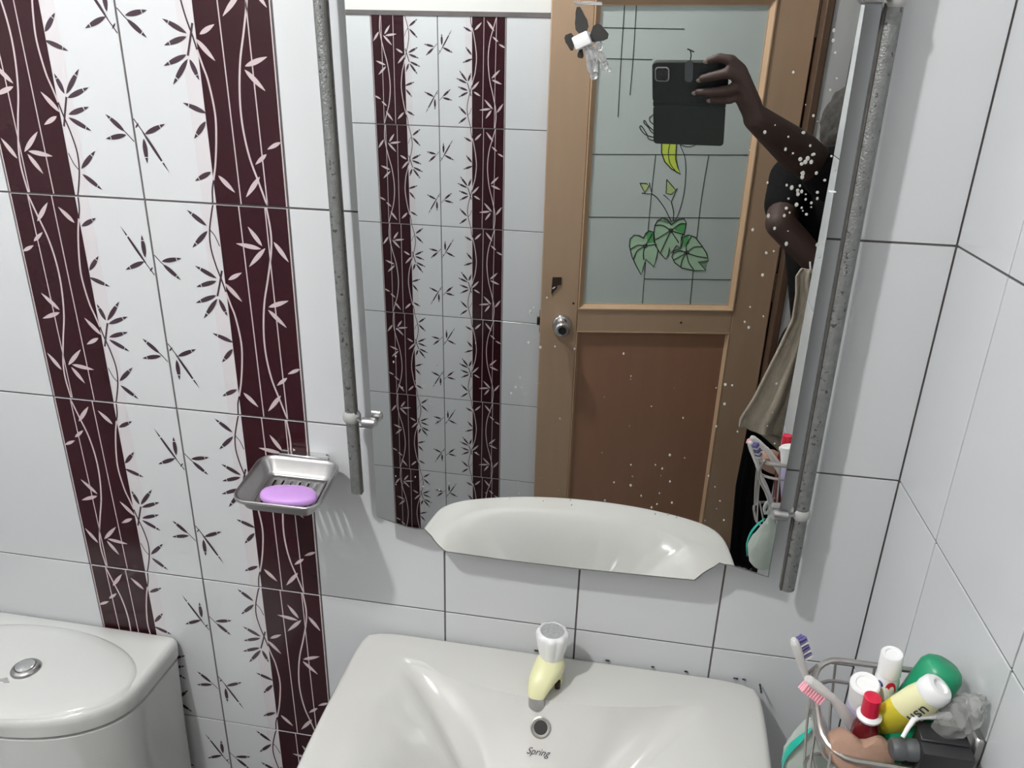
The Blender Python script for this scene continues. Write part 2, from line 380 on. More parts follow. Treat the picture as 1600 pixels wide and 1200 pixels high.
# ceiling lamp (out of frame, throws the shadows)
lt = thing('ceiling_lamp', 'round bulb hanging in a white holder below the ceiling', 'lamp', (LAMP.x, LAMP.y, CEIL))
bm = B(); lathe(bm, [(0.045, 0), (0.045, -0.012), (0.022, -0.02), (0.02, -0.085), (0, -0.085)], (LAMP.x, LAMP.y, CEIL)); part('lamp_holder', bm, M['white_plastic'], lt)
bm = B(); lathe(bm, [(0.022, -0.085), (0.10, -0.125), (0.13, -0.165), (0.128, -0.166), (0.098, -0.128), (0.022, -0.088)], (LAMP.x, LAMP.y, CEIL), n=32); part('added_light_shield', bm, M['white_plastic'], lt)  # added cone out of view, keeps the bulb's light off the ceiling
bm = B(); ellip(bm, LAMP, (LAMP_R,) * 3, seg=24); part('bulb', bm, M['bulb'], lt)

# ------------------------------------------------------------------ door_1, standing slightly ajar (leaf frame: s across, h up, t out of the face)
_a = math.radians(8.5); DP = Vector((0.531, -1.472, 0)); DX = Vector((math.cos(_a), -math.sin(_a), 0)); DN = Vector((math.sin(_a), math.cos(_a), 0))
def dp(s, h, t=0.0): return DP + DX * s + DN * t + Vector((0, 0, h + 0.02 * s))
def dbox(bm, s0, s1, h0, h1, t0, t1, bev=0.002):
    b2 = bmesh.new(); box(b2, (s0, t0, h0), (s1, t1, h1), bev, 1)
    for v in b2.verts: v.co = dp(v.co.x, v.co.z, v.co.y)
    me = bpy.data.meshes.new('t'); b2.to_mesh(me); b2.free(); bm.from_mesh(me); bpy.data.meshes.remove(me)
door = bpy.data.objects.new('door_1', None); C.objects.link(door); door['kind'] = 'structure'; door.location = dp(0.72, 0.0)
DW = 0.718; SG0, SG1 = 0.134, 0.587; HG0, HG1 = 0.937, 1.781; HTOP = 1.94
for s0, s1 in ((0, 0.118), (0.603, DW)):
    bm = B(); dbox(bm, s0, s1, 0.012, HTOP, -0.036, 0, 0.003); part('stile', bm, M['wood'], door, smooth=False)
for h0, h1 in ((0.012, 0.085), (0.843, 0.917), (1.797, HTOP)):
    bm = B(); dbox(bm, 0.1185, 0.6025, h0, h1, -0.036, -0.0005, 0.001); part('rail', bm, M['wood'], door, smooth=False)
bm = B(); dbox(bm, 0.1185, 0.6025, 0.0855, 0.8425, -0.024, -0.012, 0.001); part('door_panel', bm, M['wood_panel'], door, smooth=False)
def mould(bm, s0, s1, h0, h1, t0, t1, wd):
    # four mitred strips, sloping inwards
    def q(s, h, t): return dp(s, h, t)
    for (a, b, c, d) in (((s0, h0), (s1, h0), (s1 - wd, h0 + wd), (s0 + wd, h0 + wd)), ((s1, h0), (s1, h1), (s1 - wd, h1 - wd), (s1 - wd, h0 + wd)),
                         ((s1, h1), (s0, h1), (s0 + wd, h1 - wd), (s1 - wd, h1 - wd)), ((s0, h1), (s0, h0), (s0 + wd, h0 + wd), (s0 + wd, h1 - wd))):
        lerp = lambda p, r, k: (p[0] + (r[0] - p[0]) * k, p[1] + (r[1] - p[1]) * k)
        P0 = [(0, t0 - 0.006), (0, t0), (0.22, t0), (0.3, t0 - 0.003), (0.75, t1 + 0.002), (0.85, t1), (1, t1), (1, t0 - 0.02)]
        l0 = [q(*lerp(a, d, k), t) for k, t in P0]; l1 = [q(*lerp(b, c, k), t) for k, t in P0]
        loops(bm, [l0, l1])
bm = B(); mould(bm, 0.1175, 0.6035, 0.918, 1.798, 0.004, -0.008, 0.0175); gm = part('glass_moulding', bm, M['wood_mould'], door, smooth=False)
bm = B(); mould(bm, 0.1175, 0.6035, 0.084, 0.8445, 0.001, -0.0125, 0.013); part('panel_moulding', bm, M['wood_mould'], door, smooth=False)
bm = B(); dbox(bm, 0.130, 0.591, 0.933, 1.785, -0.020, -0.0105, 0.0); glass = part('glass_pane', bm, M['frosted'], door, smooth=False)
ART = {
 'h1': [(0.133, 1.726), (0.365, 1.722)], 'h2': [(0.134, 1.648), (0.285, 1.645)], 'v1': [(0.198, 1.784), (0.199, 1.644), (0.202, 1.493)], 'v2': [(0.23, 1.784), (0.232, 1.647), (0.231, 1.552)],
 'scr': [(0.35, 1.535), (0.325, 1.525), (0.299, 1.498), (0.292, 1.492), (0.297, 1.479), (0.33, 1.46)], 'scr2': [(0.34, 1.43), (0.303, 1.451), (0.291, 1.465), (0.277, 1.478), (0.279, 1.484), (0.293, 1.467), (0.33, 1.44)], 'scr3': [(0.33, 1.435), (0.301, 1.44), (0.282, 1.447), (0.267, 1.463), (0.271, 1.469), (0.289, 1.445), (0.296, 1.433), (0.33, 1.425)],
 'hA': [(0.134, 1.39), (0.587, 1.39)], 'hB': [(0.134, 1.207), (0.587, 1.207)], 'hC': [(0.32, 1.016), (0.587, 1.016)],
 'vA': [(0.319, 1.39), (0.317, 1.294), (0.317, 1.165)], 'vA2': [(0.318, 1.068), (0.32, 0.936)], 'vB': [(0.472, 1.388), (0.466, 1.268), (0.466, 1.142)], 'vB2': [(0.467, 1.042), (0.469, 0.936)],
 'flower': [(0.35, 1.46), (0.333, 1.42), (0.335, 1.396), (0.347, 1.37), (0.368, 1.35), (0.396, 1.335), (0.387, 1.353), (0.378, 1.377), (0.376, 1.416), (0.385, 1.46), (0.35, 1.46)], 'fl_mid': [(0.36, 1.45), (0.356, 1.415), (0.355, 1.397), (0.362, 1.367), (0.384, 1.34)],
 'stem': [(0.38, 1.45), (0.387, 1.417), (0.404, 1.382), (0.412, 1.333), (0.412, 1.271), (0.401, 1.212), (0.39, 1.197)], 'petal': [(0.386, 1.418), (0.412, 1.412), (0.44, 1.423), (0.46, 1.45)],
 'budL': [(0.28, 1.308), (0.296, 1.282), (0.308, 1.3), (0.3, 1.307), (0.28, 1.308)], 'budL2': [(0.308, 1.309), (0.318, 1.277), (0.288, 1.279), (0.298, 1.28)], 'budLst': [(0.318, 1.277), (0.334, 1.266), (0.36, 1.235), (0.384, 1.195)],
 'budR': [(0.358, 1.319), (0.36, 1.279), (0.375, 1.276), (0.388, 1.288), (0.358, 1.319)], 'budR2': [(0.353, 1.275), (0.378, 1.254), (0.391, 1.294)], 'budRst': [(0.378, 1.254), (0.388, 1.223), (0.389, 1.197)],
 'leafM': [(0.385, 1.185), (0.373, 1.2), (0.357, 1.206), (0.342, 1.197), (0.336, 1.183), (0.335, 1.159), (0.343, 1.122), (0.36, 1.098), (0.379, 1.079), (0.386, 1.095), (0.386, 1.116), (0.394, 1.098), (0.407, 1.123), (0.421, 1.113), (0.419, 1.148), (0.427, 1.163), (0.429, 1.191), (0.421, 1.204), (0.406, 1.203), (0.395, 1.196), (0.385, 1.185)],
 'leafL': [(0.305, 1.144), (0.292, 1.152), (0.276, 1.153), (0.265, 1.142), (0.265, 1.118), (0.276, 1.084), (0.292, 1.055), (0.308, 1.03), (0.313, 1.051), (0.318, 1.079), (0.345, 1.055), (0.35, 1.081), (0.353, 1.106), (0.338, 1.134), (0.334, 1.163), (0.32, 1.167), (0.311, 1.159), (0.305, 1.144)],
 'leafR': [(0.421, 1.148), (0.44, 1.155), (0.461, 1.148), (0.483, 1.123), (0.501, 1.099), (0.509, 1.076), (0.479, 1.072), (0.505, 1.045), (0.469, 1.044), (0.431, 1.052), (0.407, 1.069), (0.397, 1.087), (0.401, 1.106), (0.421, 1.113), (0.425, 1.132), (0.421, 1.148)],
 'vm1': [(0.385, 1.168), (0.36, 1.183), (0.336, 1.183)], 'vm2': [(0.385, 1.168), (0.342, 1.14)], 'vm3': [(0.385, 1.168), (0.361, 1.1)], 'vm4': [(0.385, 1.168), (0.413, 1.131)], 'vm5': [(0.385, 1.168), (0.428, 1.155)], 'vm6': [(0.385, 1.168), (0.41, 1.188), (0.428, 1.189)],
 'vl1': [(0.313, 1.12), (0.29, 1.122), (0.268, 1.109)], 'vl2': [(0.313, 1.12), (0.29, 1.105), (0.28, 1.078)], 'vl3': [(0.313, 1.12), (0.309, 1.1), (0.312, 1.077)], 'vl4': [(0.313, 1.12), (0.347, 1.126)], 'vl5': [(0.313, 1.12), (0.33, 1.158)],
 'vr1': [(0.44, 1.1), (0.46, 1.117), (0.484, 1.119)], 'vr2': [(0.44, 1.1), (0.47, 1.09), (0.505, 1.084)], 'vr3': [(0.44, 1.1), (0.45, 1.07), (0.468, 1.047)], 'vr4': [(0.44, 1.1), (0.43, 1.08), (0.427, 1.056)], 'vr5': [(0.44, 1.1), (0.404, 1.077)], 'vr6': [(0.44, 1.1), (0.42, 1.106), (0.398, 1.098)], 'vr7': [(0.44, 1.1), (0.437, 1.125), (0.449, 1.15)]}
SHARP = {'flower', 'budL', 'budL2', 'budR', 'budR2', 'leafM', 'leafL', 'leafR'}
bm = B()
for k, l in ART.items():
    wd = 0.0017 if k in ('leafM', 'leafL', 'leafR', 'flower') or k[:2] in ('vm', 'vl', 'vr') else (0.0015 if k[:3] in ('scr', 'bud') else 0.0012)
    tube(bm, [dp(s, h, -0.0103) for s, h in l], wd, n=6, sub=(1 if k in SHARP else 4), smooth=len(l) > 2 and k not in SHARP)
for c in ((0.385, 1.168), (0.313, 1.12), (0.44, 1.1)):
    tube(bm, [dp(c[0] + 0.006 * math.cos(2 * PI * q / 10), c[1] + 0.006 * math.sin(2 * PI * q / 10), -0.0103) for q in range(10)], 0.0013, n=5, closed=True, smooth=False)
part('leading', bm, M['lead'], glass)
def dpoly(bm, l, t):
    f = bm.faces.new([bm.verts.new(dp(s, h, t)) for s, h in l]); bmesh.ops.triangulate(bm, faces=[f])
bm = B(); dpoly(bm, ART['flower'][:-1], -0.0102); part('painted_flower', bm, M['paint_yellow'], glass, smooth=False)
bm = B()
for k in ('budL', 'budR'): dpoly(bm, ART[k][:-1], -0.0102)
part('painted_bud', bm, M['paint_bud'], glass, smooth=False)
bm = B()
for k in ('leafM', 'leafL', 'leafR'): dpoly(bm, ART[k][:-1], -0.0103)
part('painted_leaf', bm, M['paint_pale'], glass, smooth=False)
bm = B()
dpoly(bm, [(0.311, 1.159), (0.32, 1.167), (0.334, 1.163), (0.338, 1.13), (0.32, 1.128)], -0.0101); dpoly(bm, [(0.395, 1.17), (0.425, 1.158), (0.428, 1.188), (0.41, 1.188)], -0.0101); dpoly(bm, [(0.424, 1.148), (0.44, 1.153), (0.445, 1.13), (0.43, 1.115)], -0.0101)
part('leaf_shading', bm, M['paint_green'], glass, smooth=False)
kb = dp(0.07, 0.868)
bm = B(); lathe(bm, [(0.032, 0), (0.032, 0.004), (0.027, 0.010), (0.013, 0.012), (0.012, 0.025), (0.019, 0.032), (0.0255, 0.044), (0.0245, 0.056), (0.019, 0.062), (0.0125, 0.0625), (0.0115, 0.058), (0, 0.056)], kb, DN, 32); kn = part('door_handle', bm, M['chrome'], door)
bm = B(); lathe(bm, [(0.0112, 0), (0.0112, 0.0015), (0, 0.0025)], kb + DN * 0.0583, DN, 24); part('keyhole', bm, M['dark_hole'], kn)
bm = B(); prism(bm, [(0.034, 1.022), (0.062, 1.022), (0.062, 0.998), (0.05, 0.996), (0.049, 0.985), (0.032, 0.968)], dp, -0.001, 0.0035); hs = part('hasp', bm, M['brass'], door, smooth=False)
bm = B(); prism(bm, [(0.035, 0.988), (0.043, 0.993), (0.043, 0.989), (0.035, 0.984)], dp, 0.0035, 0.0045); part('scratch', bm, M['white_plastic'], hs, smooth=False)
for s, h in ((0.103, 0.937), (0.446, 0.877)):
    bm = B(); lathe(bm, [(0.004, -0.001), (0.0035, 0.0008), (0, 0.001)], dp(s, h), DN, 12); part('screw_hole', bm, M['brass'], door)
bm = B()
b2 = bmesh.new(); box(b2, (-0.0015, -0.030, 0.835), (0.0, -0.008, 0.905))
box(b2, (-0.010, -0.026, 0.858), (-0.0015, -0.012, 0.884), 0.002)
for v in b2.verts: v.co = dp(v.co.x, v.co.z, v.co.y)
part('latch_plate', b2, M['brass'], door, smooth=False)
for h in (0.25, 0.95, 1.7):
    bm = B(); lathe(bm, [(0.007, 0), (0.007, 0.09), (0, 0.09)], dp(DW + 0.004, h, -0.006), (0, 0, 1), 12); part('hinge', bm, M['brass'], door)
# frame around the door
bm = B(); box(bm, (1.246, YO - 0.10, 0), (1.267, YO + 0.006, 2.02), 0.003, 1); f2 = struct('trim_1', bm, M['wood_dark'])
bm = B(); box(bm, (XD0 - 0.03, YO - 0.10, 0), (XD0 + 0.001, YO - 0.055, 2.02)); struct('trim_2', bm, M['wood_dark'])
bm = B(); box(bm, (XD0, YO - 0.10, 1.985), (1.246, YO + 0.004, 2.02), 0.003, 1); struct('trim_3', bm, M['wood_dark'])

# ------------------------------------------------------------------ mirror
def mp(x, z, t=0.0):
    """point on the tilted mirror face, t metres in front of it"""
    n = Vector((-0.00705202, -0.99983807, -0.01655583))
    y = -0.04 - (0.00705202 * (x - 0.9) + 0.01655583 * (z - 1.2)) / 0.99983807
    return Vector((x, y, z)) + n * t
bot = [(0.511, 1.079), (0.526, 1.074), (0.541, 1.070), (0.556, 1.0665), (0.5685, 1.0655), (0.5800, 1.067), (0.5835, 1.0625), (0.589, 1.057), (0.5935, 1.0495), (0.600, 1.042), (0.6065, 1.036), (0.612, 1.033),
       (0.64, 1.0325), (0.70, 1.0315), (0.75, 1.032), (0.80, 1.0325), (0.86, 1.0345), (0.91, 1.036), (0.957, 1.038), (0.9615, 1.043), (0.967, 1.0505), (0.973, 1.057), (0.981, 1.064), (0.986, 1.0705), (0.9905, 1.069), (1.0, 1.069), (1.018, 1.065), (1.036, 1.061), (1.0505, 1.058)]
right = [(1.049, 1.13), (1.048, 1.216), (1.045, 1.5), (1.0412, 1.737), (1.040, 1.86)]
top = [(1.0, 1.875), (0.96, 1.89), (0.9, 1.905), (0.77, 1.915), (0.64, 1.905), (0.58, 1.89), (0.54, 1.875), (0.504, 1.86)]
left = [(0.506, 1.736), (0.508, 1.507), (0.5105, 1.284)]
poly = bot + right + top + left
mir = thing('wall_mirror', 'frameless mirror with scalloped chipped lower edge hung above the basin', 'mirror', (0.77, -0.03, 1.03))
cx = sum(p[0] for p in poly) / len(poly); cz = sum(p[1] for p in poly) / len(poly)
def inset(p, d):
    v = Vector((cx - p[0], cz - p[1])); v.normalize(); return (p[0] + v.x * d, p[1] + v.y * d)
def off_poly(P, d):
    out = []
    for i in range(len(P)):
        a, b, c = Vector(P[i - 1]), Vector(P[i]), Vector(P[(i + 1) % len(P)])
        n1 = (b - a).normalized(); n2 = (c - b).normalized(); q = Vector((-n1.y - n2.y, n1.x + n2.x)); q.normalize()
        out.append((b.x + q.x * d, b.y + q.y * d))
    return out
inner = [a if a[1] < 1.0795 else b for a, b in zip(off_poly(poly, 0.0028), off_poly(poly, 0.0007))]
bm = B(); f = bm.faces.new([bm.verts.new(mp(x, z, 0.0)) for x, z in inner]); f.normal_update()
o = part('mirror_glass', bm, M['mirror'], mir, smooth=False)
bm = B(); loops(bm, [[mp(x, z, 0.0) for x, z in inner], [mp(x, z, -0.0012) for x, z in poly], [mp(x, z, -0.0045) for x, z in poly]], cap0=False, cap1=True); part('ground_edge', bm, M['mirror_edge'], mir, smooth=False)
# dried splashes on the glass
bm = B(); rs = random.Random(3)
def spot(x, z, r, sx=1.0):
    lathe(bm, [(r, 0.0001), (r * 0.8, 0.0006 + r * 0.1), (0, 0.0008 + r * 0.15)], mp(x, z, 0.0), mp(0, 0, 1) - mp(0, 0, 0), 8, sc=(1, sx))
for _ in range(45):
    spot(rs.gauss(1.01, 0.016), rs.gauss(1.565, 0.032), rs.uniform(0.0007, 0.0023), rs.uniform(0.8, 1.5))
for _ in range(26): spot(rs.uniform(0.95, 1.03), rs.uniform(1.3, 1.7), rs.uniform(0.0006, 0.0018), 1.2)
for _ in range(90):
    u = rs.random() ** 2; spot(rs.uniform(0.53, 1.04), 1.135 + 0.3 * u, rs.uniform(0.0004, 0.0013), rs.uniform(1, 1.6))
for x, z in ((1.0155, 1.715), (1.0165, 1.706), (0.905, 1.225), (0.72, 1.36), (0.735, 1.355), (0.86, 1.175), (0.7, 1.29)): spot(x, z, 0.0016, 1.3)
wsp = part('water_spots', bm, M['spot'], mir); wsp['kind'] = 'stuff'
bm = B(); box(bm, (1.0385, -0.0505, 1.5585), (1.0450, -0.0475, 1.5600), 0.0004); part('chip', bm, M['white_plastic'], mir)
# rods that carry the mirror
def rod(pts, clips, label, top_anchor, side, rr_=0.0078):
    t = thing('mirror_rod', label, 'rod', pts[-1], 'upright rods beside the mirror')
    bm = B(); P = [Vector(p) for p in pts]
    tube(bm, [P[0], P[-1]], rr_, n=16, smooth=False); pr = part('pipe', bm, M['pipe'], t)
    # seam strip along the pipe
    bm = B(); d = (P[-1] - P[0]).normalized(); off = Vector((side * rr_ * 0.85, -rr_ * 0.6, 0))
    tube(bm, [P[0] + off, P[-1] + off], 0.0017, n=6, smooth=False); part('seam', bm, M['mirror_back'], pr)
    for z, tip in clips:
        k = (z - P[0].z) / (P[-1].z - P[0].z); c = P[0] + (P[-1] - P[0]) * k
        bm = B(); ellip(bm, c, (0.0125, 0.0125, 0.0115)); j = part('ball_joint', bm, M['plastic_grey'], t)
        e = Vector(tip); q = e + Vector((0.02 if e.x < c.x else -0.02, 0, 0))
        bm = B(); tube(bm, [c, q], 0.003, n=8, smooth=False); part('pin', bm, M['steel'], j)
        bm = B(); dd = (e - q); lathe(bm, [(0.0068, 0), (0.0072, 0.002), (0.0072, dd.length * 0.6), (0.0066, dd.length * 0.85), (0.004, dd.length * 0.97), (0, dd.length)], q, dd, 16); part('chrome_cap', bm, M['steel'], t)
    for z in top_anchor:
        k = (z - P[0].z) / (P[-1].z - P[0].z); c = P[0] + (P[-1] - P[0]) * k
        bm = B(); tube(bm, [c, Vector((c.x, 0.0, c.z))], 0.005, n=8, smooth=False); lathe(bm, [(0.013, 0), (0.013, 0.004), (0, 0.005)], (c.x, 0.0, c.z), (0, -1, 0), 16); part('wall_anchor', bm, M['steel'], t)
    return t
rod([(0.4715, -0.035, 1.96), (0.4845, -0.035, 1.1165)], [(1.2325, (0.523, -0.0485, 1.2325)), (1.83, (0.517, -0.058, 1.83))], 'pitted grey metal rod left of the mirror', (1.93,), 1, 0.0086)
rod([(1.0685, -0.035, 1.96), (1.0760, -0.035, 1.0435)], [(1.1585, (1.037, -0.0485, 1.1605)), (1.744, (1.034, -0.058, 1.7455))], 'rust-speckled grey metal rod right of the mirror', (1.93,), -1, 0.0100)
# little hook stuck on the glass
hk = thing('suction_hook', 'white capped clear plastic hook stuck high on the mirror glass', 'hook', mp(0.768, 1.70, 0.0))
for x, z, a, b, ang in ((0.764, 1.719, 0.0065, 0.0125, 0.25), (0.783, 1.7075, 0.0095, 0.0085, 0), (0.7535, 1.7, 0.0045, 0.0085, 0.3), (0.7655, 1.688, 0.003, 0.005, 0)):
    bm = B(); n_ = 14
    P = []
    for k in range(n_):
        th = 2 * PI * k / n_; rr = 1 + 0.18 * math.sin(3 * th + x * 300)
        u = a * math.cos(th) * rr; v = b * math.sin(th) * rr
        P.append((x + u * math.cos(ang) - v * math.sin(ang), z + u * math.sin(ang) + v * math.cos(ang)))
    prism(bm, P, lambda u, v, t: mp(u, v, t), 0.0001, 0.0012); part('petal', bm, M['dark_hole'], hk)
bm = B(); c = mp(0.7675, 1.7005, 0.012); box(bm, c - Vector((0.0085, 0.011, 0.0065)), c + Vector((0.0085, 0.011, 0.0065)), 0.0015, 2, rot=Matrix.Rotation(-0.45, 3, 'Y')); part('cap', bm, M['white_plastic'], hk)
bm = B()
tube(bm, [mp(0.7715, 1.695, 0.014), mp(0.777, 1.686, 0.016), mp(0.779, 1.676, 0.012), mp(0.782, 1.668, 0.008)], [0.003, 0.0045, 0.005, 0.003], n=10)
tube(bm, [mp(0.776, 1.693, 0.012), mp(0.787, 1.686, 0.012), mp(0.7925, 1.678, 0.008)], [0.003, 0.0035, 0.002], n=10)
for x, z, r in ((0.7785, 1.6765, 0.0055), (0.791, 1.6775, 0.004), (0.796, 1.673, 0.002), (0.781, 1.667, 0.0035), (0.784, 1.6955, 0.004)): ellip(bm, mp(x, z, 0.008), (r, r, r * 1.25), seg=12)
part('clear_hook', bm, M['clear'], hk)
bm = B(); box(bm, mp(0.756, 1.7345, 0.0003) + Vector((0, -0.003, 0)), mp(0.785, 1.7375, 0.0003) + Vector((0, 0, 0)), 0.001, 1); part('clear_strip', bm, M['clear'], hk)

# ------------------------------------------------------------------ wash basin (polar height field)
BC = Vector((0.773, -0.265)); ZR = 0.852
def smooth_poly(P, it=2):
    for _ in range(it):
        Q = []
        for i in range(len(P)):
            a, b = P[i], P[(i + 1) % len(P)]
            Q += [(a[0] * .75 + b[0] * .25, a[1] * .75 + b[1] * .25), (a[0] * .25 + b[0] * .75, a[1] * .25 + b[1] * .75)]
        P = Q
    return P
OUT = smooth_poly([(0.480, -0.002), (0.470, -0.03), (0.470, -0.25), (0.483, -0.37), (0.496, -0.433), (0.575, -0.474), (0.70, -0.506), (0.85, -0.510), (0.97, -0.488), (1.04, -0.455), (1.058, -0.37), (1.070, -0.22), (1.0755, -0.03), (1.064, -0.002), (0.9, -0.001), (0.6, -0.001)], 3)
BWL = smooth_poly([(0.556, -0.060), (0.558, -0.062), (0.66, -0.090), (0.775, -0.100), (0.885, -0.090), (0.984, -0.062), (0.986, -0.060), (1.018, -0.12), (1.028, -0.22), (1.02, -0.35), (0.99, -0.42), (0.87, -0.462), (0.70, -0.460), (0.56, -0.425), (0.515, -0.35), (0.508, -0.22), (0.522, -0.12)], 1)
def ray_r(P, a):
    d = Vector((math.cos(a), math.sin(a))); best = 9
    for i in range(len(P)):
        p = Vector(P[i]) - BC; q = Vector(P[(i + 1) % len(P)]) - BC; e = q - p
        den = d.x * e.y - d.y * e.x
        if abs(den) < 1e-12: continue
        t = (p.x * e.y - p.y * e.x) / den; s = (p.x * d.y - p.y * d.x) / den
        if t > 0 and -1e-6 <= s <= 1 + 1e-6: best = min(best, t)
    return best
def bowl_z(x, y):
    v = Vector((x, y)) - BC; r = v.length; a = math.atan2(v.y, v.x); Rb = ray_r(BWL, a); s = r / Rb
    if s >= 1: return ZR
    back = max(0.0, math.sin(a)) ; wb = min(1, max(0, (back - 0.62) / 0.2))
    soft = 0.5 * (1 + math.cos(PI * s)); hard = (1 - s ** 1.5) ** 0.9
    return ZR - 0.135 * (soft * (1 - wb) + hard * wb)
bs = thing('wash_basin', 'white ceramic wash basin with a bowed front below the mirror', 'basin', (0.773, -0.2, 0.0))
bm = B(); NA = 160
angs = [2 * PI * k / NA for k in range(NA)]
Rb = [ray_r(BWL, a) for a in angs]; Ro = [ray_r(OUT, a) for a in angs]
rings = []
for s in [0.09, 0.13, 0.2, 0.3, 0.4, 0.5, 0.6, 0.7, 0.78, 0.85, 0.9, 0.94, 0.97, 0.99, 1.0]:
    rings.append([Vector((BC.x + math.cos(a) * R * s, BC.y + math.sin(a) * R * s, bowl_z(BC.x + math.cos(a) * R * s, BC.y + math.sin(a) * R * s))) for a, R in zip(angs, Rb)])
for k in (0.25, 0.6): rings.append([Vector((BC.x + math.cos(a) * (R + (Q - 0.012 - R) * k), BC.y + math.sin(a) * (R + (Q - 0.012 - R) * k), ZR)) for a, R, Q in zip(angs, Rb, Ro)])
for dr, dz in ((0.012, 0), (0.008, -0.0008), (0.004, -0.003), (0.0012, -0.007), (0, -0.013), (0.002, -0.045), (0.008, -0.06)): rings.append([Vector((BC.x + math.cos(a) * (Q - dr), BC.y + math.sin(a) * (Q - dr), ZR + dz)) for a, Q in zip(angs, Ro)])
for k, dz in ((0.86, -0.10), (0.62, -0.16), (0.35, -0.185), (0.2, -0.19)): rings.append([Vector((BC.x + math.cos(a) * Q * k, BC.y + math.sin(a) * Q * k + (1 - k) * 0.02, ZR + dz)) for a, Q in zip(angs, Ro)])
loops(bm, rings, cap0=True, cap1=True)
basin = part('bowl', bm, M['ceramic'], bs, angle=50)
bm = B(); lathe(bm, [(0.022, 0), (0.022, 0.002), (0.016, 0.003), (0.014, 0.001), (0, 0.001)], (BC.x, BC.y, bowl_z(BC.x + .02, BC.y) - 0.002)); part('drain', bm, M['chrome'], bs)
bm = B(); lathe(bm, [(0.095, 0.0), (0.085, 0.02), (0.075, 0.3), (0.085, 0.6), (0.11, 0.675), (0, 0.675)], (0.773, -0.17, 0.0), (0, 0, 1), 32, sc=(1, 1)); part('pedestal', bm, M['ceramic'], bs)
def surf(x, y):
    e = 0.002; z = bowl_z(x, y); nx = (bowl_z(x - e, y) - bowl_z(x + e, y)) / (2 * e); ny = (bowl_z(x, y - e) - bowl_z(x, y + e)) / (2 * e)
    return Vector((x, y, z)), Vector((nx, ny, 1)).normalized()
OVX, OVY = 0.767, -0.119
hp, hn = surf(OVX, OVY)
bm = B(); lathe(bm, [(0.0145, -0.002), (0.0145, 0.0012), (0.0125, 0.002), (0.0105, 0.0008), (0.0100, -0.0015), (0, -0.0015)], hp, hn, 28); ov = part('overflow_ring', bm, M['steel_wire'], bs)
bm = B(); lathe(bm, [(0.0098, 0), (0.0098, 0.0012), (0, 0.0014)], hp - hn * 0.001, hn, 20); part('overflow_hole', bm, M['dark_hole'], ov)
def text(body, parent, pos, xdir, ydir, size, m_, shear=0.0, name='lettering', ext=0.0002):
    cu = bpy.data.curves.new(name, 'FONT'); cu.body = body; cu.size = size; cu.shear = shear; cu.align_x = 'CENTER'; cu.align_y = 'CENTER'; cu.extrude = ext
    o = bpy.data.objects.new(name, cu); C.objects.link(o); cu.materials.append(m_)
    x = Vector(xdir).normalized(); y = (Vector(ydir) - x * Vector(ydir).dot(x)).normalized(); z = x.cross(y)
    mt = Matrix(((x.x, y.x, z.x), (x.y, y.y, z.y), (x.z, y.z, z.z))).to_4x4()
    off = Vector((0, 0, 0)); p = parent
    while p: off += p.location; p = p.parent
    mt.translation = Vector(pos) - off
    me = bpy.data.meshes.new_from_object(o); bpy.data.objects.remove(o)
    o = bpy.data.objects.new(name, me); C.objects.link(o); me.materials.clear(); me.materials.append(m_)
    o.parent = parent; o.matrix_local = mt
    return o
tp, tn = surf(OVX - 0.0005, OVY - 0.021)
text('Spring', bs, tp + tn * 0.0006, Vector((1, 0, 0)), Vector((0, 1, 0)) - tn * tn.y, 0.0125, M['ink'], 0.45)
# mould stains in the silicone line behind the basin
bm = B(); rs = random.Random(5)
for x0 in (0.742, 0.745, 0.85, 0.92, 0.965, 1.035, 1.040, 1.05):
    ellip(bm, (x0 + rs.uniform(-.002, .002), -0.002, ZR + 0.0002), (rs.uniform(0.0015, 0.004), 0.0018, 0.0009), seg=8)
for y0 in (-0.008, -0.014, -0.02): ellip(bm, (1.0725, y0, ZR - 0.001), (0.0015, 0.004, 0.0012), seg=8)
ms = part('mould_stain', bm, M['dark_hole'], bs); ms['kind'] = 'stuff'
# ------------------------------------------------------------------ tap
FX, FY = 0.7705, -0.056
tap = thing('basin_tap', 'cream plastic tap with a white fluted knob standing on the basin', 'tap', (FX, FY, ZR))
bm = B(); lathe(bm, [(0.019, -0.002), (0.019, 0.004), (0.0165, 0.006), (0.0165, 0.044), (0, 0.044)], (FX, FY, ZR), (0, 0, 1), 24)
L = [(FX, FY + 0.008, 0.884, 0.0175, 0.013), (FX, FY - 0.004, 0.884, 0.0215, 0.019), (FX - 0.003, FY - 0.016, 0.879, 0.0215, 0.019), (FX - 0.008, FY - 0.029, 0.875, 0.0190, 0.0165), (FX - 0.0115, FY - 0.039, 0.868, 0.0155, 0.0140), (FX - 0.0130, FY - 0.0425, 0.861, 0.0125, 0.0120)]
dirs = [Vector((0, -1, -0.1)), Vector((0, -1, -0.3)), Vector((-.1, -1, -0.55)), Vector((-.1, -1, -0.8)), Vector((-.1, -.6, -1)), Vector((0, -.1, -1))]
lp = []
for (x, y, z, a, b), d in zip(L, dirs):
    d.normalize(); u = Vector((1, 0, 0)); v = d.cross(u).normalized(); u = v.cross(d).normalized()
    lp.append([Vector((x, y, z)) + u * a * math.copysign(abs(math.cos(t)) ** 0.75, math.cos(t)) + v * b * math.copysign(abs(math.sin(t)) ** 0.75, math.sin(t)) for t in [2 * PI * k / 24 for k in range(24)]])
loops(bm, lp)
tb = part('tap_body', bm, M['tap_cream'], tap, angle=60)
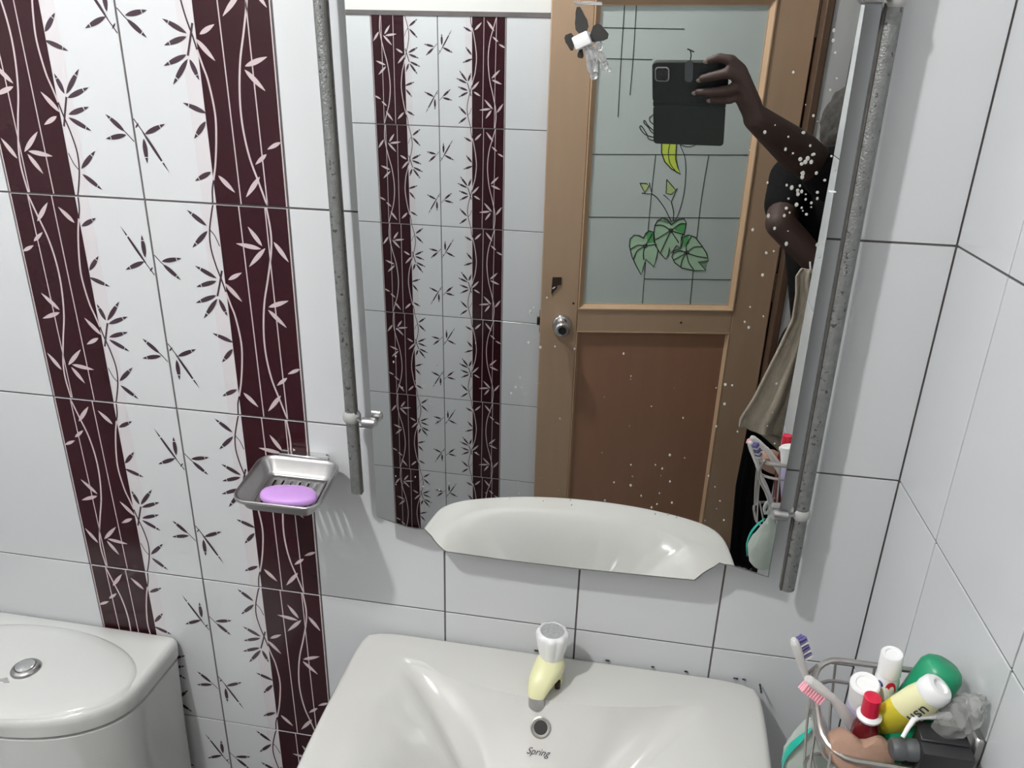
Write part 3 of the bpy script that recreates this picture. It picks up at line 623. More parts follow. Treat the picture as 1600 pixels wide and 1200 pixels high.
bm = B(); lathe(bm, [(0.0118, 0.004), (0.0120, -0.017), (0.0105, -0.0185), (0.0100, -0.015), (0, -0.015)], (FX - 0.013, FY - 0.0425, 0.859), (0, -0.05, 1), 24); part('spout_nozzle', bm, M['steel'], tap)
bm = B(); zs = [(0.0165, 0.896), (0.0172, 0.899), (0.0195, 0.910), (0.0222, 0.928), (0.0228, 0.935), (0.0212, 0.9400), (0.0175, 0.9412), (0.0168, 0.9395)]
lathe_rings = []
for r, z in zs:
    fl_ = 0.10 if 0.9 < z < 0.9405 else 0.0
    lathe_rings.append([Vector((FX + 0.0005 + math.cos(t) * r * (1 + fl_ * (abs(math.cos(4 * t)) - 0.6)), FY - 0.002 + math.sin(t) * r * (1 + fl_ * (abs(math.cos(4 * t)) - 0.6)), z)) for t in [2 * PI * k / 64 for k in range(64)]])
loops(bm, lathe_rings); part('tap_knob', bm, M['white_plastic'], tap, angle=70)
bm = B(); lathe(bm, [(0.0168, 0), (0.0166, 0.0012), (0, 0.0016)], (FX + 0.0005, FY - 0.002, 0.9392), (0, 0, 1), 32); part('knob_disc', bm, M['cap_disc'], tap)
bm = B(); lathe(bm, [(0.0155, 0), (0.0158, 0.005), (0, 0.005)], (FX, FY - 0.001, 0.8935), (0, 0, 1), 24); part('knob_collar', bm, M['plaster'], tap)
bm = B(); lathe(bm, [(0.004, 0), (0.004, 0.012), (0, 0.012)], (FX + 0.013, FY - 0.016, 0.853), (0, 0, 1), 12); part('screw', bm, M['brass'], tap)

# ------------------------------------------------------------------ soap dish
sd = thing('soap_dish', 'shallow steel soap dish with slots fixed to the bamboo tiles', 'soap dish', (0.396, -0.02, 1.14))
tl = math.atan2(-0.006, 0.120)        # sags towards the front
def sp(x, y, z):   # local: x across, y 0 (wall) .. -0.105 (front), z up
    return Vector((0.396 + x - 0.10 * y, -0.014, 1.1505)) + Matrix.Rotation(-tl, 3, 'X') @ Vector((x * 0, y, z))
W2, D0, D1 = 0.0605, -0.002, -0.122
def dloop(ins, r, z): return [sp(p.x, p.y, p.z) for p in rrect(-W2 + ins, W2 - ins, D1 + ins, D0 - ins, r, z, 7)]
bm = B()
R0 = [dloop(0.0, 0.022, -0.0035), dloop(0.0, 0.022, 0.0), dloop(0.0012, 0.021, 0.0012), dloop(0.0035, 0.019, 0.0005), dloop(0.006, 0.017, -0.003), dloop(0.012, 0.013, -0.018), dloop(0.016, 0.010, -0.0215), dloop(0.019, 0.008, -0.0225)]
loops(bm, R0, cap0=False, cap1=False)
x0, x1, y0, y1 = -W2 + 0.0188, W2 - 0.0188, D1 + 0.0188, D0 - 0.0188
nx, ny = 27, 8
slot_cols = [3, 7, 11, 15, 19, 23]
for i in range(nx):
    for j in range(ny):
        if i in slot_cols and 1 <= j <= ny - 2: continue
        xa, xb = x0 + (x1 - x0) * i / nx, x0 + (x1 - x0) * (i + 1) / nx; ya, yb = y0 + (y1 - y0) * j / ny, y0 + (y1 - y0) * (j + 1) / ny
        bm.faces.new([bm.verts.new(sp(a, b, -0.0225)) for a, b in ((xa, ya), (xb, ya), (xb, yb), (xa, yb))])
bmesh.ops.remove_doubles(bm, verts=bm.verts, dist=0.0002)
tr = part('tray', bm, M['steel'], sd, angle=60)
md = tr.modifiers.new('thickness', 'SOLIDIFY'); md.thickness = 0.0009; md.offset = -1
bm = B(); box(bm, (0.362, -0.0185, 1.1518), (0.436, -0.010, 1.1548), 0.001, 1); box(bm, (0.370, -0.012, 1.150), (0.428, 0.0, 1.1528), 0.0005, 1); box(bm, (0.360, -0.003, 1.115), (0.430, 0.0, 1.1525), 0.001, 1); part('wall_bracket', bm, M['chrome'], sd)
bm = B(); ellip(bm, (0, 0, 0), (0.0395, 0.0215, 0.010), seg=32)
for v in bm.verts:
    q = v.co
    sx = math.copysign(abs(q.x / 0.0395) ** 0.8, q.x) * 0.0395; q.x = sx
    q.z = math.copysign(abs(q.z / 0.010) ** 0.7, q.z) * 0.0085
    v.co = sp(0.006 + q.x, -0.080 + q.y + 0.002 * math.sin(q.x * 60), -0.0215 + 0.0095 + q.z)
so = obj('soap_bar', bm, M['soap']); tag(so, 'lilac bar of soap lying in the steel soap dish', 'soap')

# ------------------------------------------------------------------ toilet
to = thing('toilet', 'white ceramic toilet with a lidded cistern standing beside the basin', 'toilet', (-0.0625, -0.3, 0))
TCX = -0.0625
def tout(hw, yb, ys, yf, z, n=28, rb=0.012, pw=2.3):
    P = []
    P.append((hw, ys))
    for k in range(1, n):
        t = PI * k / n; c, s = math.cos(t), math.sin(t)
        P.append((hw * math.copysign(abs(c) ** (2 / pw), c), ys + (yf - ys) * abs(s) ** (2 / pw)))
    P.append((-hw, ys)); P.append((-hw, (ys + yb) / 2))
    for k in range(5):
        t = PI / 2 * k / 4; P.append((-hw + rb * (1 - math.cos(t)) , yb - rb * (1 - math.sin(t))))
    for k in range(5):
        t = PI / 2 * k / 4; P.append((hw - rb * (1 - math.sin(t)), yb - rb * (1 - math.cos(t))))
    P.append((hw, (ys + yb) / 2))
    return [Vector((TCX + x, y, z)) for x, y in P]
LZ = 0.781
bm = B(); loops(bm, [tout(0.195, -0.010, -0.10, -0.206, 0.43), tout(0.198, -0.008, -0.10, -0.210, 0.60), tout(0.2035, -0.006, -0.10, -0.2165, 0.732), tout(0.2035, -0.006, -0.10, -0.2165, 0.7375), tout(0.196, -0.010, -0.10, -0.208, 0.7385), tout(0.196, -0.010, -0.10, -0.208, 0.743)]); part('cistern', bm, M['ceramic_grey'], to, angle=50)
bm = B(); loops(bm, [tout(0.199, -0.006, -0.10, -0.211, 0.742), tout(0.2045, -0.003, -0.10, -0.2175, 0.745), tout(0.2055, -0.002, -0.10, -0.219, 0.762), tout(0.2045, -0.002, -0.10, -0.218, 0.770), tout(0.201, -0.004, -0.10, -0.214, 0.7755), tout(0.195, -0.008, -0.098, -0.207, 0.778), tout(0.15, -0.03, -0.09, -0.15, 0.7785)]); lid = part('cistern_lid', bm, M['ceramic_grey'], to, angle=50)
bm = B(); el = lambda a, b, z: [Vector((TCX + a * math.cos(t), -0.118 + b * math.sin(t), z)) for t in [2 * PI * k / 64 for k in range(64)]]
loops(bm, [el(0.196, 0.0975, 0.7765), el(0.1925, 0.094, 0.7800), el(0.187, 0.089, 0.7822), el(0.17, 0.075, 0.7832), el(0.12, 0.05, 0.7845), el(0.05, 0.02, 0.7855)]); part('raised_oval', bm, M['ceramic_grey'], lid, angle=60)
bm = B(); lathe(bm, [(0.0215, 0), (0.0215, 0.003), (0.019, 0.006), (0.0155, 0.0072), (0.0145, 0.0055), (0, 0.0055)], (-0.041, -0.125, 0.7845), (0, 0, 1), 32); bt = part('button_ring', bm, M['steel'], lid)
bm = B(); lathe(bm, [(0.0142, 0), (0.0138, 0.004), (0.010, 0.0058), (0, 0.0065)], (-0.041, -0.125, 0.789), (0, 0, 1), 32); part('flush_button', bm, M['chrome'], to)
bm = B(); prism(bm, [(-0.085, -0.1505), (-0.062, -0.1500), (-0.056, -0.1455), (-0.0535, -0.1475), (-0.0445, -0.1545), (-0.053, -0.1565), (-0.0555, -0.1545), (-0.085, -0.1545)], lambda u, v, t: Vector((u, v, t)), 0.7835, 0.7856); part('printed_mark', bm, M['plastic_grey'], to, smooth=False)
# bowl, seat and foot (below the frame)
def ov(a, b, cy, z, n=40): return [Vector((TCX + a * math.cos(t), cy + b * math.sin(t), z)) for t in [2 * PI * k / n for k in range(n)]]
bm = B(); loops(bm, [ov(0.10, 0.21, -0.29, 0.0), ov(0.095, 0.20, -0.29, 0.10), ov(0.12, 0.24, -0.32, 0.25), ov(0.175, 0.27, -0.35, 0.38), ov(0.18, 0.275, -0.355, 0.40), ov(0.15, 0.235, -0.37, 0.405), ov(0.13, 0.20, -0.37, 0.35), ov(0.06, 0.08, -0.37, 0.25)]); part('toilet_bowl', bm, M['ceramic_grey'], to)
bm = B(); box(bm, (TCX - 0.17, -0.20, 0.33), (TCX + 0.17, -0.012, 0.432), 0.02, 3); part('cistern_shelf', bm, M['ceramic_grey'], to)
bm = B(); loops(bm, [ov(0.18, 0.235, -0.40, 0.405), ov(0.185, 0.24, -0.40, 0.415), ov(0.18, 0.235, -0.40, 0.43), ov(0.10, 0.14, -0.40, 0.436)]); part('toilet_seat', bm, M['white_plastic'], to)

# ------------------------------------------------------------------ wire basket on the right wall
bk = thing('wire_basket', 'small steel wire basket of toiletries fixed to the right wall', 'basket', (1.12, -0.31, 0.985))
BX0, BX1, BY0, BY1, BZ = 1.058, 1.186, -0.346, -0.250, 1.113
def sag(p):
    if p.z > 1.0: p.z -= 0.36 * (BY1 - p.y) * (p.z - 1.0) / 0.113      # the rim hangs lower towards the front
    return p
def ring(z, g, r): return [sag(p) for p in rrect(BX0 + g, BX1 - g, BY0 + g, BY1 - g, r + 0.006, z, 5)]
bm = B(); tube(bm, ring(BZ, 0, 0.022), 0.0032, n=8, closed=True, smooth=False); part('rim_wire', bm, M['steel_wire'], bk)
bm = B(); tube(bm, ring(0.992, 0.008, 0.018), 0.002, n=6, closed=True, smooth=False); part('bottom_wire', bm, M['steel_wire'], bk)
bm = B(); tube(bm, ring(1.088, 0.002, 0.02), 0.0022, n=6, closed=True, smooth=False); part('middle_wire', bm, M['steel_wire'], bk)
R1 = ring(BZ, 0, 0.022); R2 = ring(0.992, 0.008, 0.018)
def on_ring(z, g, k, n=18):
    P = [sag(p) for p in rrect(BX0 + g, BX1 - g, BY0 + g, BY1 - g, 0.02, z, 5)]; L = [0]
    for a, b in zip(P, P[1:] + P[:1]): L.append(L[-1] + (b - a).length)
    s = (k / n) * L[-1]
    for i in range(len(P)):
        if L[i] <= s <= L[i + 1]: return P[i].lerp(P[(i + 1) % len(P)], (s - L[i]) / max(1e-9, L[i + 1] - L[i]))
for k in range(11):
    bm = B(); tube(bm, [on_ring(BZ, 0, k, 11), on_ring(1.05, 0.003, k, 11), on_ring(0.992, 0.008, k, 11)], 0.0014, n=6); part('upright_wire', bm, M['steel_wire'], bk)
for k in range(6):
    x = BX0 + 0.02 + k * 0.018; bm = B(); tube(bm, [(x, BY0 + 0.008, 0.992), (x, BY1 - 0.008, 0.992)], 0.0013, n=6, smooth=False); part('floor_wire', bm, M['steel_wire'], bk)
bm = B(); box(bm, (1.186, -0.34, 1.07), (XR, -0.28, 1.118), 0.002, 1); part('wall_plate', bm, M['steel'], bk)
bm = B(); tube(bm, [(1.062, -0.262, 1.113), (1.056, -0.260, 1.100), (1.055, -0.257, 1.086), (1.061, -0.253, 1.074), (1.070, -0.249, 1.060), (1.0745, -0.247, 1.046), (1.071, -0.246, 1.036)], 0.0019, n=8); part('side_hook', bm, M['steel_wire'], bk)

def tubeaxis(p, d): return Vector(p), Vector(d).normalized()
def toothbrush(label, head, neck, foot, bdir, bm_mat, hm, n_tuft, hw=0.0033):
    head, neck, foot, bdir = Vector(head), Vector(neck), Vector(foot), Vector(bdir).normalized()
    t = thing('toothbrush', label, 'toothbrush', foot, 'toothbrushes in the wire basket')
    d = (neck - head).normalized()
    bm = B(); h0 = head; h1 = head + d * 0.03
    tube(bm, [h0, h0 + d * 0.004, h0 + d * 0.016, h1, neck, neck.lerp(foot, 0.3), neck.lerp(foot, 0.7), foot], [0.0035, 0.0062, 0.0068, 0.0055, hw, hw * 1.7, hw * 1.8, 0.0055], n=12, flat=0.75); hb = part('handle', bm, hm, t)
    bm = B(); u = d.cross(bdir).normalized()
    for i in range(n_tuft):
        for j in (-1, 0, 1):
            c = head + d * (0.003 + i * 0.026 / n_tuft) + u * j * 0.0032
            tube(bm, [c + bdir * 0.003, c + bdir * 0.0125], [0.0012, 0.0015], n=6, smooth=False)
    b_ = part('bristles', bm, bm_mat, t); b_['kind'] = 'stuff'
    if bm_mat is M['purple']:
        b_.data.materials.append(M['milky']); nf = len(b_.data.polygons) // (n_tuft * 3)
        for i_, p_ in enumerate(b_.data.polygons): p_.material_index = 1 if (i_ // (nf * 3)) in (2, 5, 7) else 0
    return t
tbm = [M['white_plastic'], M['purple']]
toothbrush('clear toothbrush with purple banded bristles, leaning furthest left', (1.034, -0.262, 1.142), (1.0575, -0.266, 1.088), (1.098, -0.285, 1.0), (0.75, 0.55, 0.2), M['purple'], M['milky'], 8)
toothbrush('white toothbrush with pink bristles, leaning over the basket rim', (1.0415, -0.303, 1.130), (1.071, -0.302, 1.108), (1.128, -0.292, 1.035), (-0.55, -0.35, -0.75), M['pinkp'], M['milky'], 8, 0.0052)
# tall toothpaste tube, cap up
def paste_tube(label, cap, low, foot, rc, cap_m, body_m):
    cap, low, foot = Vector(cap), Vector(low), Vector(foot); d = (low - cap).normalized()
    t = thing('toothpaste_tube', label, 'toothpaste', foot, 'toothpaste tubes in the wire basket')
    L_ = (low - cap).length
    bm = B(); lathe(bm, [(0, 0.0016), (rc * 0.55, 0.0016), (rc * 0.62, 0.0004), (rc * 0.9, 0), (rc, 0.0015), (rc * 1.05, L_)], cap, d, 28); part('cap', bm, cap_m, t)
    e = (foot - low); dd = e.normalized(); u, v = frame_from(dd); lp = []
    for k, a, b in ((0, rc * 0.9, rc * 0.9), (0.06, rc * 1.12, rc * 1.1), (0.15, rc * 1.22, rc * 1.12), (0.6, rc * 1.35, rc * 0.7), (1.0, rc * 1.5, rc * 0.12)):
        lp.append([low + dd * e.length * k + u * a * math.cos(2 * PI * q / 24) + v * b * math.sin(2 * PI * q / 24) for q in range(24)])
    bm = B(); loops(bm, lp); part('tube_body', bm, body_m, t)
    return t, d
tt, dd1 = paste_tube('tall white toothpaste tube with a red emblem, cap upwards', (1.1135, -0.300, 1.1715), (1.116, -0.297, 1.146), (1.122, -0.288, 1.0), 0.0102, M['white_plastic'], M['white_plastic'])
# emblem on the tube: blue swoosh and red oval
fwd = (CAMP - Vector((1.1165, -0.296, 1.12))).normalized(); side = dd1.cross(fwd).normalized(); fwd = side.cross(dd1).normalized(); side = -side if side.x < 0 else side
def on_tube(c, a, h, R_): return Vector(c) + dd1 * h + (fwd * math.cos(a) + side * math.sin(a)) * R_
def patch(bm, c, a0, h0, ra, rh, R_, n=20):
    vs = [bm.verts.new(on_tube(c, a0 + ra * math.cos(2 * PI * k / n), h0 + rh * math.sin(2 * PI * k / n), R_)) for k in range(n)]
    ce = bm.verts.new(on_tube(c, a0, h0, R_ + 0.0004))
    for k in range(n): bm.faces.new((vs[k], vs[(k + 1) % n], ce))
bm = B(); patch(bm, (1.116, -0.297, 1.146), 0.35, 0.013, 0.42, 0.012, 0.0122); part('red_emblem', bm, M['red'], tt)
bm = B(); patch(bm, (1.116, -0.297, 1.146), 0.42, 0.013, 0.20, 0.007, 0.0127); part('white_emblem', bm, M['white_plastic'], tt)
bm = B(); patch(bm, (1.116, -0.297, 1.146), -0.5, 0.010, 0.30, 0.006, 0.0122); part('blue_emblem', bm, M['blue'], tt)
lv, _q = paste_tube('lavender toothpaste tube with a wide white cap, in front', (1.089, -0.318, 1.147), (1.0945, -0.312, 1.118), (1.106, -0.300, 1.0), 0.0138, M['white_plastic'], M['lavender'])
rb = thing('red_capped_bottle', 'small dark red bottle with a red cap and white collar', 'bottle', (1.106, -0.332, 1.0))
c = Vector((1.0915, -0.336, 1.1485)); d = Vector((0.06, 0.06, -1)).normalized()
bm = B(); lathe(bm, [(0, 0), (0.0058, 0), (0.0078, 0.001), (0.0082, 0.022), (0, 0.022)], c, d, 20); part('bottle_cap', bm, M['red'], rb)
bm = B(); lathe(bm, [(0.008, 0.021), (0.0115, 0.024), (0.0115, 0.026), (0.009, 0.029)], c, d, 24); part('collar', bm, M['white_plastic'], rb)
bm = B(); lathe(bm, [(0.009, 0.0285), (0.0125, 0.04), (0.014, 0.06), (0.014, 0.14), (0.012, 0.145)], c, d, 24); part('bottle_body', bm, M['darkred'], rb)
gb = thing('green_bottle', 'green plastic bottle leaning head-down against the white wall', 'bottle', (1.12, -0.30, 1.0))
g0 = Vector((1.169, -0.286, 1.157)); g1 = Vector((1.118, -0.31, 1.03)); d = (g1 - g0).normalized()
bm = B(); LL = (g1 - g0).length; lathe(bm, [(0, 0.001), (0.011, 0), (0.0165, 0.0035), (0.0198, 0.010), (0.0205, 0.03), (0.0205, LL * 0.72), (0.014, LL * 0.85), (0.010, LL * 0.87), (0.010, LL)], g0, d, 32); part('bottle_body', bm, M['green'], gb)
bm = B(); lathe(bm, [(0.0108, LL * 0.86), (0.0112, LL + 0.006), (0, LL + 0.006)], g0, d, 20); part('bottle_cap', bm, M['green'], gb)
fw = thing('face_wash_tube', 'yellow and white squeeze tube with round white cap upwards', 'tube', (1.10, -0.33, 1.02))
c0 = Vector((1.1425, -0.341, 1.1745)); c1 = Vector((1.103, -0.325, 1.096)); d = (c1 - c0).normalized()
bm = B(); lathe(bm, [(0, 0.003), (0.006, 0.0028), (0.0065, 0.001), (0.0075, 0), (0.0120, 0.001), (0.0142, 0.004), (0.0146, 0.012), (0.0140, 0.0145)], c0, d, 32); part('tube_cap', bm, M['white_plastic'], fw)
u = d.cross(Vector((0.15, -0.9, 0.4))).normalized(); v = d.cross(u).normalized()
def fl2(k, a, b): return [c0 + d * 0.085 * k + u * a * math.cos(2 * PI * q / 28) + v * b * math.sin(2 * PI * q / 28) for q in range(28)]
bm = B(); loops(bm, [fl2(0.165, 0.0132, 0.0132), fl2(0.3, 0.0162, 0.0135), fl2(0.52, 0.0172, 0.012)]); part('white_band', bm, M['tap_cream'], fw)
bm = B(); loops(bm, [fl2(0.52, 0.0172, 0.012), fl2(0.8, 0.0185, 0.008), fl2(1.0, 0.0195, 0.003)]); part('yellow_body', bm, M['yellow'], fw)
nv = v if v.dot(CAMP - c0) > 0 else -v
text('ush', fw, c0 + d * 0.030 + nv * 0.0142, d, nv.cross(d), 0.017, M['ink'], 0.15)
bx = thing('razor_case', 'black plastic case standing at the front of the basket', 'case', (1.15, -0.36, 1.0))
bm = B(); box(bm, (1.124, -0.376, 1.0), (1.170, -0.346, 1.140), 0.004, 2, rot=Matrix.Rotation(math.radians(8), 3, 'X')); part('case_body', bm, M['blackp'], bx)
bm = B(); box(bm, (1.125, -0.373, 1.1405), (1.167, -0.352, 1.143), 0.001, 1, rot=Matrix.Rotation(math.radians(8), 3, 'X')); part('case_lid', bm, M['blackp'], bx)
gr = thing('grey_roller', 'dark grey ribbed cylinder lying across the basket front', 'roller', (1.12, -0.372, 1.12))
bm = B(); lathe(bm, [(0.0, 0), (0.0085, 0), (0.010, 0.002), (0.010, 0.010), (0.0092, 0.011), (0.0092, 0.013), (0.010, 0.014), (0.010, 0.028), (0.0092, 0.029), (0.010, 0.031), (0.010, 0.034), (0.0085, 0.036), (0, 0.036)], (1.099, -0.377, 1.131), (1, 0.04, 0.05), 24); part('roller_body', bm, M['greyp'], gr)
fs = thing('foot_scrubber', 'tan two-lobed foot scrubber resting on the basket rim', 'scrubber', (1.075, -0.36, 1.1))
bm = B(); P = []
for k in range(48):
    t = 2 * PI * k / 48; x = 0.029 * math.cos(t); z = 0.021 * math.sin(t)
    if z > 0: z *= 1 + 0.35 * abs(math.sin(t)) * 0 ; z -= 0.0075 * math.exp(-(x / 0.008) ** 2)
    P.append((x, z + 0.004 * (abs(x) / 0.029)))
cc = Vector((1.0765, -0.373, 1.114)); ux = Vector((1, 0.08, -0.05)).normalized(); uz = Vector((-0.02, 0.45, 0.9)).normalized(); uy = ux.cross(uz)
loops(bm, [[cc + ux * x * s + uz * z * s + uy * t for x, z in P] for s, t in ((0.75, -0.012), (0.95, -0.009), (1.0, -0.004), (1.0, 0.004), (0.95, 0.009), (0.75, 0.012))]); part('pad', bm, M['sponge'], fs)
rz = thing('razor', 'white bent-handled razor lying over the black case', 'razor', (1.15, -0.33, 1.12))
bm = B(); tube(bm, [(1.109, -0.372, 1.140), (1.116, -0.364, 1.148), (1.124, -0.357, 1.152), (1.140, -0.353, 1.153), (1.156, -0.348, 1.150)], [0.0018, 0.0022, 0.0028, 0.0034, 0.0036], n=10); part('handle', bm, M['white_plastic'], rz)
pw = thing('plastic_wrap', 'crumpled clear plastic wrapper behind the black case, against the wall', 'wrapper', (1.17, -0.32, 1.10))
bm = B(); bmesh.ops.create_icosphere(bm, subdivisions=4, radius=1)
for v_ in bm.verts:
    q = v_.co.copy(); k = 1 + 0.22 * noise.noise(q * 2.3) + 0.10 * noise.noise(q * 6)
    v_.co = Vector((1.171, -0.330, 1.132)) + Matrix.Rotation(0.5, 3, 'Y') @ Vector((q.x * 0.015, q.y * 0.013, q.z * 0.030)) * k
part('film', bm, M['film'], pw)
pb = thing('plastic_bag', 'small translucent plastic bag with teal trim hanging from the basket hook', 'bag', (1.062, -0.28, 0.92))
bm = B(); bmesh.ops.create_icosphere(bm, subdivisions=4, radius=1)
for v_ in bm.verts:
    q = v_.co.copy(); k = 1 + 0.16 * noise.noise(q * 1.9 + Vector((5, 0, 0))) + 0.09 * noise.noise(q * 5)
    tz = (q.z + 1) / 2; s = 0.22 + 0.95 * (1 - tz ** 1.6)
    v_.co = Vector((1.080, -0.238, 0.980)) + Vector((q.x * 0.027 * s * k, q.y * 0.020 * s * k, q.z * 0.052 * (0.95 + 0.05 * k)))
part('bag_body', bm, M['bag'], pb)
bm = B(); tube(bm, [(1.072, -0.243, 1.028), (1.069, -0.244, 1.038), (1.072, -0.246, 1.048), (1.077, -0.246, 1.040), (1.074, -0.243, 1.028)], 0.0022, n=8); part('knot', bm, M['bag'], pb)
bm = B(); tube(bm, [(1.074, -0.249, 1.016), (1.065, -0.251, 1.002), (1.057, -0.250, 0.985), (1.0535, -0.247, 0.965), (1.056, -0.244, 0.945)], [0.0015, 0.004, 0.005, 0.004, 0.002], n=8, flat=0.4); part('teal_trim', bm, M['teal'], pb)

gr.location += Vector((0.016, 0.033, -0.033)); bx.location += Vector((0.013, 0.028, -0.027)); rz.location += Vector((0.013, 0.028, -0.027))
rb.location += Vector((0.0075, 0.018, -0.016)); lv.location += Vector((0.010, 0.025, -0.021)); tt.location += Vector((0.005, 0.012, -0.010)); fw.location += Vector((0.009, 0.018, -0.015))
fs.location += Vector((0.0175, 0.042, -0.042)); fs.scale = (1.07, 1.07, 1.07)
# ------------------------------------------------------------------ phone in its open case (faces the mirror)
PN = Vector((-0.148, 0.913, -0.38)).normalized()          # out of the back of the phone
PU = Vector((0.985, 0.17, 0.025)); PU = (PU - PN * PU.dot(PN)).normalized(); PV = PU.cross(PN); PV = PV if PV.z > 0 else -PV
PO = Vector((0.823, -0.9525, 1.6600))                        # top left corner of the back, seen in the mirror
PO -= PN * (PO - (CAMP - PN * 0.0045)).dot(PN)
def pp(u, v, t=0.0): return PO + PU * u + PV * v + PN * t
PW, PH = 0.158, 0.090
ph = thing('phone', 'phone in an open black folding case held up before the mirror', 'phone', pp(0.08, -0.08, -0.01))
def rr2(u0, u1, v0, v1, r, n=5): return [(p.x, p.y) for p in rrect(u0, u1, v0, v1, r, 0, n)]
bm = B(); P = rr2(0, PW, -PH, 0, 0.010); loops(bm, [[pp(u, v, t) for u, v in off_poly(P, i)] for i, t in ((0.002, -0.013), (0, -0.011), (0, -0.0015), (0.0015, 0))]); part('case_back', bm, M['case'], ph)
bm = B(); P = rr2(0.001, PW - 0.002, -PH * 2 - 0.008, -PH - 0.007, 0.008); loops(bm, [[pp(u, v, t - 0.05 * 0) for u, v in off_poly(P, i)] for i, t in ((0.001, -0.0060), (0, -0.005), (0, -0.003), (0.001, -0.002))]); part('case_flap', bm, M['case_in'], ph)
bm = B(); box(bm, (0, 0, 0), (1, 1, 1))
for v_ in bm.verts: v_.co = pp(0.001 + v_.co.x * (PW - 0.003), -PH - 0.0085 + v_.co.y * 0.010, -0.006 + v_.co.z * 0.0035)
part('case_hinge', bm, M['case'], ph)
bm = B(); P = rr2(0.0065, 0.0365, -0.041, -0.010, 0.007); loops(bm, [[pp(u, v, t) for u, v in off_poly(P, i)] for i, t in ((0, -0.001), (0, 0.0012), (0.0015, 0.0018))]); cb = part('camera_island', bm, M['plastic_grey'], ph)
bm = B(); P = rr2(0.0085, 0.0345, -0.039, -0.012, 0.006); loops(bm, [[pp(u, v, t) for u, v in off_poly(P, i)] for i, t in ((0, 0.0015), (0, 0.0024))]); part('island_glass', bm, M['lens'], cb)
for u, v in ((0.015, -0.018), (0.028, -0.018), (0.015, -0.032), (0.028, -0.032)):
    bm = B(); lathe(bm, [(0.0048, 0.0022), (0.0048, 0.0034), (0.0035, 0.0036), (0.0033, 0.0030), (0, 0.0030)], pp(u, v, 0), PN, 16); part('lens', bm, M['lens'], cb)
bm = B(); P = rr2(-0.0085, 0.0085, -0.043, 0.004, 0.0083); loops(bm, [[pp(u + 0.078, v + 0.001, t) for u, v in P] for t in (0.0004, 0.0026)]); part('case_strap', bm, M['greyp'], ph)
bm = B(); tube(bm, [pp(0.080, 0.003, 0.001), pp(0.081, 0.015, -0.001), pp(0.079, 0.0245, -0.001)], 0.0014, n=6); tube(bm, [pp(0.073, 0.027, -0.001), pp(0.079, 0.0245, -0.001), pp(0.087, 0.0205, -0.001)], 0.0016, n=6); part('strap_end', bm, M['case'], ph)

# ------------------------------------------------------------------ the person taking the picture
def capsule(bm, a, b, ra, rb, n=14):
    a, b = Vector(a), Vector(b); d = (b - a); L_ = d.length
    prof = [(0, -ra)] + [(ra * math.cos(t), ra * math.sin(t)) for t in (-1.2, -0.8, -0.4)] + [(ra, 0), (rb, L_)] + [(rb * math.cos(t), L_ + rb * math.sin(t)) for t in (0.4, 0.8, 1.2)] + [(0, L_ + rb)]
    lathe(bm, prof, a, d, n)
def chain(bm, pts):
    for (a, ra), (b, rb) in zip(pts, pts[1:]): capsule(bm, a, b, ra, rb)
def remeshed(name, bm, mats, parent, vox, smooth=4, label=None):
    o = obj(name, bm, mats, parent)
    a = o.modifiers.new('skin', 'REMESH'); a.mode = 'VOXEL'; a.voxel_size = vox; a.use_smooth_shade = True
    b = o.modifiers.new('smooth', 'SMOOTH'); b.iterations = smooth; b.factor = 0.5
    return o
pe = thing('person', 'person in a short-sleeved black top holding up a phone, seen in the mirror', 'person', (0, 0, 0))
sho_r = (1.425, -1.14, 1.335); elb_r = (1.200, -1.095, 1.452); wri_r = (1.050, -0.955, 1.555)
sho_l = (1.195, -1.27, 1.385); elb_l = (1.160, -1.13, 1.300); wri_l = (1.325, -1.10, 1.150)
bm = B()
# hand: palm, four fingers over the phone back, thumb behind it
mc = [pp(0.182, -0.012, 0.004), pp(0.186, -0.030, 0.006), pp(0.187, -0.048, 0.006), pp(0.182, -0.066, 0.004)]
wr = Vector(wri_r)
for q, r in zip(mc, (0.0115, 0.012, 0.012, 0.011)): capsule(bm, q, q.lerp(wr, 0.75), r * 1.12, 0.021)
capsule(bm, mc[0].lerp(wr, 0.3), mc[3].lerp(wr, 0.3), 0.0135, 0.0125)
capsule(bm, mc[0].lerp(wr, 0.65), mc[3].lerp(wr, 0.65), 0.016, 0.015)
chain(bm, [(mc[0], 0.0119), (pp(0.163, 0.008, 0.0068), 0.0111), (pp(0.138, 0.011, 0.0045), 0.0099), (pp(0.118, 0.006, 0.0068), 0.0081)])
chain(bm, [(mc[1], 0.0122), (pp(0.160, -0.012, 0.0226), 0.0113), (pp(0.132, -0.020, 0.0181), 0.0102), (pp(0.106, -0.030, 0.0107), 0.0088)])
chain(bm, [(mc[2], 0.0119), (pp(0.158, -0.048, 0.0249), 0.0111), (pp(0.125, -0.055, 0.0181), 0.0097), (pp(0.097, -0.059, 0.0102), 0.0084)])
chain(bm, [(mc[3], 0.0108), (pp(0.166, -0.071, 0.0181), 0.0096), (pp(0.146, -0.075, 0.0136), 0.0084), (pp(0.127, -0.076, 0.0090), 0.0071)])
chain(bm, [(wr.lerp(mc[0], 0.25), 0.016), (pp(0.178, -0.030, -0.026), 0.013), (pp(0.158, -0.022, -0.030), 0.011), (pp(0.130, -0.020, -0.024), 0.009)])
chain(bm, [(wr, 0.0275), (wr.lerp(Vector(elb_r), 0.35), 0.036), (wr.lerp(Vector(elb_r), 0.75), 0.046), (elb_r, 0.045), (Vector(elb_r).lerp(Vector(sho_r), 0.5), 0.042), (sho_r, 0.050)])
